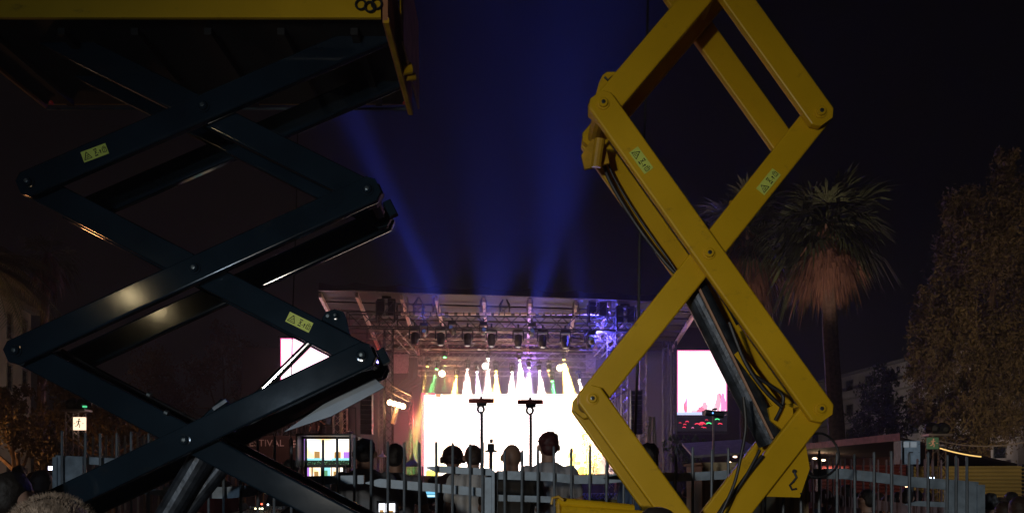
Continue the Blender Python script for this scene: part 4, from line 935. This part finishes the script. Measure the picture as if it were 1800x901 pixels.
fence('blue-grey fence panel at the left with a solid end plate', D, [([(100, 806), (160, 809), (215, 812), (280, 822)], 13, None), ([(100, 850), (200, 856), (290, 866)], 10, None)],
      [(109, 759), (149, 757), (177, 758), (205, 758), (232, 759), (260, 761)], plates=[(99, 803, 149, 905)], posts=[(102, 803, .03)])
fence('blue-grey fence panel seen below and behind the dark lift arms', D, [([(288, 864), (340, 865), (400, 865), (440, 862), (478, 850)], 20, None), ([(470, 846), (560, 843), (640, 842)], 15, None)],
      [(300, 768), (328, 766), (366, 766), (394, 766), (424, 766), (453, 766), (482, 767), (511, 768), (539, 768), (567, 769), (594, 770), (622, 771)])
fence('blue-grey fence panel with a pointed rail end in front of the grey-shirted technician', D, [([(643, 848), (668, 848), (760, 856), (864, 866)], 15, 'L')],
      [(652, 771), (682, 772), (710, 773), (738, 774)])
fence('blue-grey fence panel with a high pointed rail before the white-shirted man', D-.06, [([(749, 821), (770, 824), (864, 829)], 12, 'L')],
      [(767, 776), (795, 776), (825, 776), (848, 777)], posts=[(867, 826, .02)], plates=[(846, 838, 864, 905)])
fence('wide blue-grey fence panel right of the centre gap passing behind the yellow arms', D, [([(873, 834), (965, 837), (1010, 842), (1060, 842), (1100, 838)], 15, None), ([(873, 874), (968, 877)], 11, None), ([(1060, 840), (1110, 836), (1195, 838), (1270, 834), (1300, 830)], 15, 'L')],
      [(887, 792), (917, 793), (946, 787), (975, 784), (1005, 785), (1036, 784), (1066, 786), (1095, 787), (1125, 787), (1155, 787), (1187, 788), (1218, 787), (1250, 788), (1281, 789), (1314, 790)], posts=[(872, 829, .02)])
fence('plain blue-grey fence panel hidden mostly behind the plywood case front', D, [([(1306, 836), (1425, 834)], 14, None)], [(1345, 792), (1376, 792), (1408, 793)])
fence('blue-grey fence panel at the right sloping down to a solid end plate', D, [([(1428, 832), (1480, 832), (1540, 838), (1600, 846), (1718, 855)], 18, None), ([(1590, 886), (1612, 884), (1700, 888)], 9, 'L')],
      [(1439, 793), (1471, 793), (1503, 794), (1535, 794), (1567, 795), (1599, 796), (1632, 797), (1664, 799), (1679, 799), (1700, 799)], plates=[(1662, 851, 1712, 905)], posts=[(1719, 851, .05)])
DB = 8.8
fence('tan rear fence of thin bars at the left behind the blue-grey end plate', DB, [([(150, 803), (250, 806), (345, 812), (420, 822)], 8*1.7, None)],
      [(x, 764+abs(x-220)*.05) for x in (163, 187, 198, 210, 220, 231, 243, 254, 266, 278, 290, 302, 314)], m=M_fencer, r=.013, group='rear fence panels')
fence('reddish rear fence of thin bars at the right before the corrugated walls', DB, [([(1420, 872), (1500, 882), (1590, 893), (1660, 896)], 18*1.7, None)],
      [(x, 805+(x-1440)*.004) for x in (1429, 1442, 1454, 1464, 1477, 1485, 1496, 1518, 1530, 1544, 1557, 1570, 1583, 1612, 1626, 1640, 1655, 1684)], m=mat('reddish_fence_paint', (.20, .12, .12), .6, .1, .3, 10), r=.013, group='rear fence panels')

# ------------------------------------------------------------ scissor lifts
D0 = 4.2
YN = [4.225, 4.285, 4.635, 4.695]        # centre depths of near outer, near inner, far inner, far outer arms
TH = .05
def Q(px, py, y=0): p = W(px, py, D0); return Vector((p.x, y, p.z))
def arm(root, a, b, y, m, mi=None, ext=.065, h=.152, name='scissor_arm'):
    a, b = Q(*a), Q(*b); d = (b-a).normalized(); a2, b2 = a-d*ext, b+d*ext; a2.y = b2.y = y; n = Vector((0, 1, 0)); u = n.cross(d).normalized()
    o = MB(); c, e, t = .009, h/2, TH/2
    c = .012; prof = []
    for (cx_, cy_, a0) in ((e-c, t-c, 0), (-e+c, t-c, 90), (-e+c, -t+c, 180), (e-c, -t+c, 270)):
        for k_ in range(5): q_ = R(a0+k_*22.5); prof.append((cx_+c*math.cos(q_), cy_+c*math.sin(q_)))
    rings = []
    for p, k in ((a2, .55), (a2+d*.04, 1), (b2-d*.04, 1), (b2, .55)): rings.append([p+u*(x*k if abs(x) > e*.5 else x)+n*w for x, w in prof])
    o.ring(rings); ao = o.build(name, m, root)
    for s in (-1, 1):       # reinforcing rim along both edges, weld seam
        pass
    return ao
def pin(root, p, m, r=.036, y0=None, y1=None):
    c = Q(*p); y0 = YN[0]-TH/2 if y0 is None else y0; y1 = YN[3]+TH/2 if y1 is None else y1; n = Vector((0, 1, 0))
    b = MB().lathe(Vector((c.x, y0-.022, c.z)), [(r*.62, 0), (r*.72, .004), (r*.72, .014), (r, .015), (r, .022)], 20, n)
    b.tube((c.x, y0-.003, c.z), (c.x, y1+.02, c.z), r*.85, 14)
    b.lathe(Vector((c.x, y1, c.z)), [(r, 0), (r, .008), (r*.7, .009), (r*.7, .022)], 20, n)
    o = b.build('pin', m, root)
    MB().lathe(Vector((c.x, y0-.0265, c.z)), [(r*.20, 0), (r*.34, .001), (r*.34, .005)], 6, n).build('bolt', M_pin, o)
    return o
def sticker(parent, px, py, ang, y, L=.150, H=.062):
    c = Q(px, py, y-.003); d = Vector((math.cos(ang), 0, math.sin(ang))); u = Vector((-math.sin(ang), 0, math.cos(ang))); n = Vector((0, -1, 0))
    o = MB().prism([c-d*L/2-u*H/2, c+d*L/2-u*H/2, c+d*L/2+u*H/2, c-d*L/2+u*H/2], (0, .002, 0)).build('warning_sticker', M_stick, parent)
    b = MB()
    def P(x, z): return c + d*x + u*z + Vector((0, -.002, 0))
    tri = [P(-.066, -.020), P(-.022, -.020), P(-.044, .021)]
    for i in range(3): b.tube(tri[i], tri[(i+1) % 3], .0019, 4)
    for (p, q, w) in (((-.054, -.013), (-.034, -.009), .003), ((-.050, -.004), (-.036, .003), .003), ((-.002, .018), (.016, .018), .005), ((-.002, -.018), (.016, -.018), .006), ((.0, .012), (.014, -.010), .003), ((.014, .012), (.0, -.010), .003), ((.020, -.008), (.026, -.008), .003), ((.034, -.016), (.034, .004), .004), ((.030, -.002), (.034, .006), .003), ((.038, -.002), (.034, .006), .003)):
        b.beam(P(*p), P(*q), w, .0012)
    bk = [P(.048, -.016), P(.068, -.016), P(.068, .010), P(.058, .006), P(.048, .010)]
    for i in range(5): b.tube(bk[i], bk[(i+1) % 5], .0016, 4)
    b.beam(P(.058, -.016), P(.058, .006), .002, .0012); b.beam(P(.052, .016), P(.064, .016), .003, .0012)
    b.build('pictogram', M_ink, o)
def chassis(root, x0, x1, m):
    z1 = .62; MB().box((x0, 4.15, .22), (x1, 4.70, .50)).build('chassis', m, root)
    MB().box((x0+.04, 4.19, .50), (x1-.04, 4.66, z1-.06)).build('deck_tray', M_black, root)
    for x in (x0+.25, x1-.25):
        for y in (4.06, 4.70):
            w = MB().lathe(Vector((x, y, .19)), [(.12, 0), (.19, .01), (.19, .08), (.12, .09)], 22, Vector((0, 1, 0))).build('wheel', M_rub, root)
            MB().lathe(Vector((x, y-.004, .19)), [(.05, 0), (.11, .003), (.11, .01)], 14, Vector((0, 1, 0))).build('hub', M_pin, w)
# --- dark lift
dl = empty('scissor_lift', (Q(340, 0).x, 4.42, 0), 'glossy dark scissor lift with a yellow sided platform at the left', 'scissor lift', 'scissor lifts before the fence')
R0, R1, R2, R3, R4 = (668, 53), (646, 333), (636, 624), (630, 930), (630, 1215)
L0, L1, L2, L3, L4 = (55, 38), (50, 320), (28, 616), (24, 915), (24, 1215)
for (a, b) in ((L1, R0), (L2, R1), (L3, R2), (L4, R3)):
    for y in (YN[0], YN[3]):
        o = arm(dl, a, b, y, M_dark)
        if a == L1 and y == YN[0]: sticker(o, 167, 269, R(20.5), y-TH/2)
for (a, b) in ((L0, R1), (L1, R2), (L2, R3), (L3, R4)):
    for y in (YN[1], YN[2]):
        o = arm(dl, a, b, y, M_dark)
        if a == L1 and y == YN[1]: sticker(o, 521, 562, R(-26), y-TH/2)
for p in (R1, R2, R3, L1, L2, L3, (358, 187), (342, 471), (325, 773), (327, 1065)): pin(dl, p, M_dark)
for p in (L1, L2, R1, R2): 
    c = Q(*p)
    for sx in (0,): MB().tube((c.x, YN[1]+.03, c.z), (c.x, YN[2]-.03, c.z), .045, 12).build('cross_tube', M_dark, dl)
# U-shaped ends of the arms at the right knuckles
for (x, y) in ((688, 385), (676, 648)):
    c = Q(x-17, y-22); MB().beam((c.x+.02, YN[1]-.02, c.z+.05), (c.x+.06, YN[1]-.02, c.z-.03), .05, .05, .006).build('end_stop', M_dark, dl)
# channel bars between the arms (second line of arms nearer to the ground edge)
def cyl(root, a, b, ya, r0, m, name, n=18, r1=None): a, b = Q(*a, ya), Q(*b, ya); return MB().tube(a, b, r0, n, r1).build(name, m, root)
cyl(dl, (230, 965), (352, 760), 4.42, .075, M_barrel, 'cylinder_barrel'); cyl(dl, (345, 772), (562, 556), 4.40, .022, M_chrome, 'cylinder_rod')
cyl(dl, (250, 948), (385, 780), 4.50, .05, M_barrel, 'cylinder_barrel')
c = Q(376, 716, 4.33); MB().beam(c-Vector((.08, 0, .07)), c+Vector((.03, 0, .035)), .075, .10, .01).build('clevis', M_dark, dl)
c = Q(378, 714, 4.26); MB().beam(c+Vector((-.03, 0, -.01)), c+Vector((.045, 0, .04)), .03, .03, .005).build('clevis_tip', M_chrome, dl)
# lug plate with eye
pl_ = [(556, 548), (562, 538), (578, 533), (594, 538), (600, 552), (604, 575), (628, 612), (600, 622), (560, 598), (548, 575)]
MB().prism([Q(x, y, 4.335) for x, y in pl_], (0, .02, 0)).build('lug_plate', M_dark, dl)
pin(dl, (580, 545), M_dark, .024, 4.335, 4.5)
MB().lathe(Q(566, 546, 4.325), [(.010, 0), (.014, .01)], 10, Vector((0, 1, 0))).build('lug_bolt', M_pin, dl)
# diagonal plate on the lower arm, its bluish sheen put into the colour
MB().prism([Q(x, y, 4.50) for x, y in ((470, 752), (545, 700), (640, 650), (660, 668), (560, 722))], (0, .015, 0)).build('gusset_plate', mat('bluish_sheen_plate', (.045, .07, .10), .38, .2, .3, 5), dl)
# small fittings on the lower arm
for (x, y) in ((252, 690), (283, 722), (338, 745)): MB().tube(Q(x, y, 4.25), Q(x+6, y+3, 4.25), .016, 8).build('cable_clip', M_pin, dl)
# hoses along the far lower arm
m = MB().path([Q(x, y, 4.46) for x, y in ((60, 600), (140, 648), (250, 702), (330, 742), (372, 770), (420, 800), (560, 872), (640, 915))], .010, 6).build('hose', M_rub, dl)
# platform
xr = -.68; xl = -3.12; zb = 4.27
pf = MB().box((xl, 4.02, zb+.02), (xr-.01, 4.95, zb+.07)).build('platform_floor', M_under, dl)
m = MB()
for k in range(6): x = xl+.2+(xr-xl-.4)*k/5; m.box((x-.02, 4.12, zb-.02), (x+.02, 4.90, zb+.018))
m.build('floor_joist', M_under, dl)
MB().box((xl, 4.0, zb), (xr-.03, 4.018, zb+.30)).build('side_skirt', M_yel, dl)
MB().box((xl, 4.952, zb+.025), (xr, 4.97, zb+.30)).build('side_skirt', M_yeld, dl)
MB().box((xl-.02, 4.0, zb), (xl-.002, 4.97, zb+.3)).build('end_skirt', M_orange, dl)
MB().beam((xl, 4.96, zb-.008), (xr-.02, 4.96, zb-.008), .014, .012).build('edge_rail', M_pin, dl)
# right end of platform: folded ramp boards and hinge
MB().prism([(xr-.02, 4.0, zb-.03), (xr-.02, 4.97, zb-.04), (xr-.02, 4.97, zb+.3), (xr-.02, 4.0, zb+.32)], (.028, 0, 0)).build('end_board', M_orange, dl)
MB().prism([(xr+.045, 4.25, zb+.02), (xr+.045, 4.98, zb+.0), (xr+.045, 4.93, zb+.55), (xr+.045, 4.2, zb+.55)], (.012, 0, 0)).build('extension_board', mat('pale_orange_board', (.50, .30, .20), .6, 0, .25, 6), dl)
MB().beam((xr+.0, 4.0, zb-.015), (xr+.0, 4.97, zb-.03), .03, .03, .004, nrm=Vector((1, 0, 0))).build('lower_edge', M_yeld, dl)
MB().tube((xr+.01, 4.50, zb+.0), (xr+.06, 4.52, zb+.02), .035, 12).build('hinge', M_yel, dl)
MB().tube((xr+.03, 4.56, zb-.015), (xr+.08, 4.58, zb+.0), .022, 10).build('hinge', M_yeld, dl)
for (x, y, yy) in ((634, 8, 3.99), (650, 12, 3.985), (662, 7, 3.99)):
    p = W(x, y, yy); q = MB(); q.ring([[p+Vector((math.cos(t)*(.027+.006*math.cos(s)), .006*math.sin(s), math.sin(t)*(.027+.006*math.cos(s)))) for s in [2*math.pi*i/6 for i in range(6)]] for t in [2*math.pi*j/14 for j in range(15)]], cap=False); q.build('shackle', M_rub, dl)
for (x, y) in ((90, 183), (143, 168), (712, 183)): MB().lathe(W(x, y, 4.90), [(.014, 0), (.016, .006), (.008, .02)], 10, Vector((0, 0, 1))).build('red_reflector', mat('red_reflector', (.35, .03, .02), .4, emit=(.5, .03, .02), es=.03), dl)  # reflectors carry a faint red glow of their own
m = MB()
for x in (xl+.05, (xl+xr)/2, xr-.05):
    for y in (4.03, 4.94): m.tube((x, y, zb+.1), (x, y, zb+1.1), .02, 8)
for z in (zb+.6, zb+1.1):
    for y in (4.03, 4.94): m.tube((xl+.05, y, z), (xr-.05, y, z), .02, 8)
m.build('guard_rail', M_yel, dl)
chassis(dl, Q(0, 0).x-.1, Q(690, 0).x, M_dark)
# --- yellow lift
yl = empty('scissor_lift', (Q(1240, 0).x, 4.42, 0), 'raised yellow scissor lift at the right with crossing yellow arms', 'scissor lift', 'scissor lifts before the fence')
C0 = (1266, -52); l0, r0 = (1085, -300), (1462, -290)
l1, r1 = (1060, 182), (1442, 197); l2, r2 = (1041, 700), (1442, 718); l3, r3 = (1030, 1245), (1442, 1255)
c1, c2 = (1246, 445), (1225, 988)
for (a, b) in ((l0, r1), (l1, r2), (l2, r3)):
    for y in (YN[0], YN[3]):
        o = arm(yl, a, b, y, M_yel, h=.158)
        if a == l1 and y == YN[0]: sticker(o, 1127, 282, R(-54), y-TH/2)
for (a, b) in ((r0, l1), (r1, l2), (r2, l3)):
    for y in (YN[1], YN[2]):
        o = arm(yl, a, b, y, M_yel, h=.158)
        if a == r1 and y == YN[1]: sticker(o, 1357, 312, R(51), y-TH/2)
for p in (l1, r1, l2, r2, c1, c2, C0): pin(yl, p, M_yel, .036)
for p in (l1, r1, l2, r2): c = Q(*p); MB().tube((c.x, YN[1]+.03, c.z), (c.x, YN[2]-.03, c.z), .045, 12).build('cross_tube', M_yeld, yl)
# upper bracket, left
MB().prism([Q(x, y, 4.40) for x, y in ((1058, 190), (1050, 150), (1060, 112), (1067, 98), (1075, 92), (1112, 92), (1122, 100), (1110, 170))], (0, .02, 0)).build('bracket_plate', M_yel, yl)
m = MB().path([Q(x, y, 4.385) for x, y in ((1070, 104), (1076, 110), (1083, 104), (1090, 100), (1096, 106), (1103, 102))], .007, 5); m.build('chain_hook', M_rub, yl)
MB().prism([Q(x, y, 4.47) for x, y in ((1036, 262), (1030, 235), (1050, 205), (1075, 215), (1082, 250))], (0, .02, 0)).build('knuckle_plate', M_yeld, yl)
MB().tube(Q(1062, 215, 4.40), Q(1056, 262, 4.44), .032, 12).build('knuckle_tube', M_yeld, yl)
# cylinders
cyl(yl, (1228, 470), (1380, 772), 4.43, .078, M_barrel, 'cylinder_barrel', 24)
cyl(yl, (1097, 170), (1150, 290), 4.36, .017, M_chrome, 'cylinder_rod'); cyl(yl, (1088, 170), (1130, 262), 4.38, .010, M_chrome, 'cylinder_rod')
MB().beam(Q(1226, 470, 4.33), Q(1372, 768, 4.33), .012, .016, nrm=Vector((0, 1, 0))).build('edge_strip', mat('pale_edge', (.5, .3, .2), .4), yl)
for y in (4.36, 4.50): MB().beam(Q(1310, 610, y), Q(1392, 718, y), .045, .02, .004).build('linkage_bar', M_yel, yl)
MB().prism([Q(x, y, 4.34) for x, y in ((1366, 712), (1385, 700), (1410, 712), (1412, 740), (1392, 752), (1370, 735))], (0, .03, 0)).build('linkage_knuckle', M_yel, yl)
cyl(yl, (1256, 455), (1312, 560), 4.30, .03, M_rub, 'linkage_boot')
# lower right plate with hook
o = MB().prism([Q(x, y, 4.30) for x, y in ((1345, 862), (1440, 742), (1428, 775), (1436, 822), (1418, 874), (1348, 872))], (0, .014, 0)).build('hook_plate', M_yel, yl)
m = MB().path([Q(x, y, 4.285) for x, y in ((1406, 829), (1410, 838), (1404, 846), (1398, 852), (1402, 860), (1410, 858))], .006, 6); m.lathe(Q(1407, 827, 4.28), [(.010, 0), (.013, .012)], 10, Vector((0, 1, 0))); m.build('safety_clip', M_barrel, yl)
MB().lathe(Q(1420, 867, 4.296), [(.005, 0), (.006, .003)], 8, Vector((0, 1, 0))).build('drain_hole', M_ink, o)
MB().tube(Q(1312, 342, 4.33), Q(1295, 344, 4.33), .022, 12).build('stop_knob', M_yel, yl)
# bottom tubes
for (a, b, r) in (((975, 880), (1110, 893), .026), ((982, 893), (1130, 905), .030)): MB().tube(Q(*a, 4.05), Q(*b, 4.15), r, 14).build('stabiliser_tube', M_yel, yl)
m = MB().tube(Q(978, 878, 4.04), Q(979, 912, 4.04), .014, 8); m.path([Q(x, y, 4.0) for x, y in ((966, 884), (968, 873), (978, 871), (986, 877))], .008, 6); m.build('tube_bracket', M_yeld, yl)
# hoses
for pts, y, r in ((((1072, 226), (1082, 262), (1108, 310), (1146, 368), (1190, 425), (1218, 455)), 4.56, .012), (((1080, 222), (1092, 256), (1120, 305), (1160, 365), (1203, 425), (1226, 460)), 4.58, .007),
                  (((1290, 560), (1318, 630), (1352, 680), (1385, 712)), 4.29, .012), (((1330, 650), (1365, 672), (1388, 690), (1386, 712), (1375, 735)), 4.31, .011),
                  (((1345, 800), (1322, 828), (1300, 858), (1275, 890), (1245, 950)), 4.24, .013), (((1338, 790), (1312, 838), (1290, 870), (1262, 905)), 4.22, .009),
                  (((1300, 700), (1304, 750), (1296, 800), (1284, 850), (1262, 900)), 4.13, .009)):
    P = [Q(*p, y) for p in pts]
    s = []
    for i in range(len(P)-1):       # Catmull-Rom so that hoses run smoothly
        a, b, c, d_ = P[max(0, i-1)], P[i], P[i+1], P[min(len(P)-1, i+2)]
        for k in range(5): t = k/5; s.append(.5*((2*b)+(c-a)*t+(2*a-5*b+4*c-d_)*t*t+(3*b-a-3*c+d_)*t**3))
    s.append(P[-1]); MB().path(s, r, 8).build('hose', M_rub, yl)
cc = Q(1452, 798, 4.30); P = [cc + Vector((.118*math.cos(t), .01*math.sin(2*t), .128*math.sin(t))) for t in [R(130-17*i) for i in range(16)]]
MB().path(P, .007, 7).build('hose', M_rub, yl)
chassis(yl, Q(960, 0).x, Q(1510, 0).x, M_yel)

# ------------------------------------------------------------ blue beams in the night haze
def blue(label, px, py, d, target, power, ang, col, blend):
    fixture(label, px, py, d, 1.0, target, (.3, .4, 1), power, ang, 'sky_beam_light', 'blue beam lamps')
blue('blue lamp at the left throwing the narrow pale beam to the upper left', 795, 580, 40.5, W(632, 230, 30), 360000, 6.5, (.09, .22, 1), .5)
blue('blue lamp in the middle of the rig throwing a broad beam upward', 850, 582, 40.5, W(960, 60, 20), 30000, 22, (.045, .05, 1), .8)
blue('deep blue lamp right of the middle sending a beam up beside the yellow lift', 935, 584, 40.5, W(1010, 200, 24), 80000, 11, (.03, .03, 1), .8)
blue('deep blue lamp at the right end of the rig lighting the truss', 1040, 598, 40.5, W(985, 300, 28), 32000, 12, (.05, .05, 1), .6)
blue('added dim blue fill lamp at the left end of the rig sending a wide beam overhead', 745, 584, 40.5, W(760, 60, 18), 14000, 24, (.03, .04, 1), 1)  # fill beam added for the broad blue glow in the sky
for l in bpy.data.lights:
    if l.name.startswith('lamp_light') and tuple(round(c, 1) for c in l.color) == (.3, .4, 1.0): l.color = (.06, .10, 1)
lamp('blue_fill_point', 'POINT', W(1050, 590, 41.0), 1700, (.12, .1, 1), None, 0)  # fill point added to tint the smoke; no wash here has a fixture
lamp('purple_fill_point', 'POINT', W(930, 640, 47.2), 420, (.42, .22, 1), None, 0)  # unseen point added for the purple glow behind the beams
lamp('orange_fill_point', 'POINT', W(790, 668, 45.0), 90, (1, .35, .12), None, 0)  # unseen point added for the orange glow over the wall top
lamp('rig_warm_wash', 'POINT', W(900, 640, 42.5), 70, (1, .5, .4), None, 0)
lamp('red_fill_point', 'POINT', W(733, 745, 44.6), 420, (1, .10, .10), None, 0)  # unseen point added for the red glow beside the wall
lamp('amber_edge_wash', 'POINT', W(1046, 790, 44.6), 200, (1, .4, .1), None, 0)
for (x, lab) in ((731, 'left'), (1040, 'right')):
    fixture('added red fill lamp washing the %s edge of the video wall' % lab, x, 826, 44.6, .8, W(x, 700, 46), (1, .12, .10), 900, 90, 'red_floor_fill', 'added red fill lamps')  # both lamps added to make the red glow at the wall edges
# the prototypes not used in the scene are removed
for i, p in enumerate(protos):
    if p.get('label') == 'tmp':
        for o in list(p.children_recursive)+[p]: bpy.data.objects.remove(o)
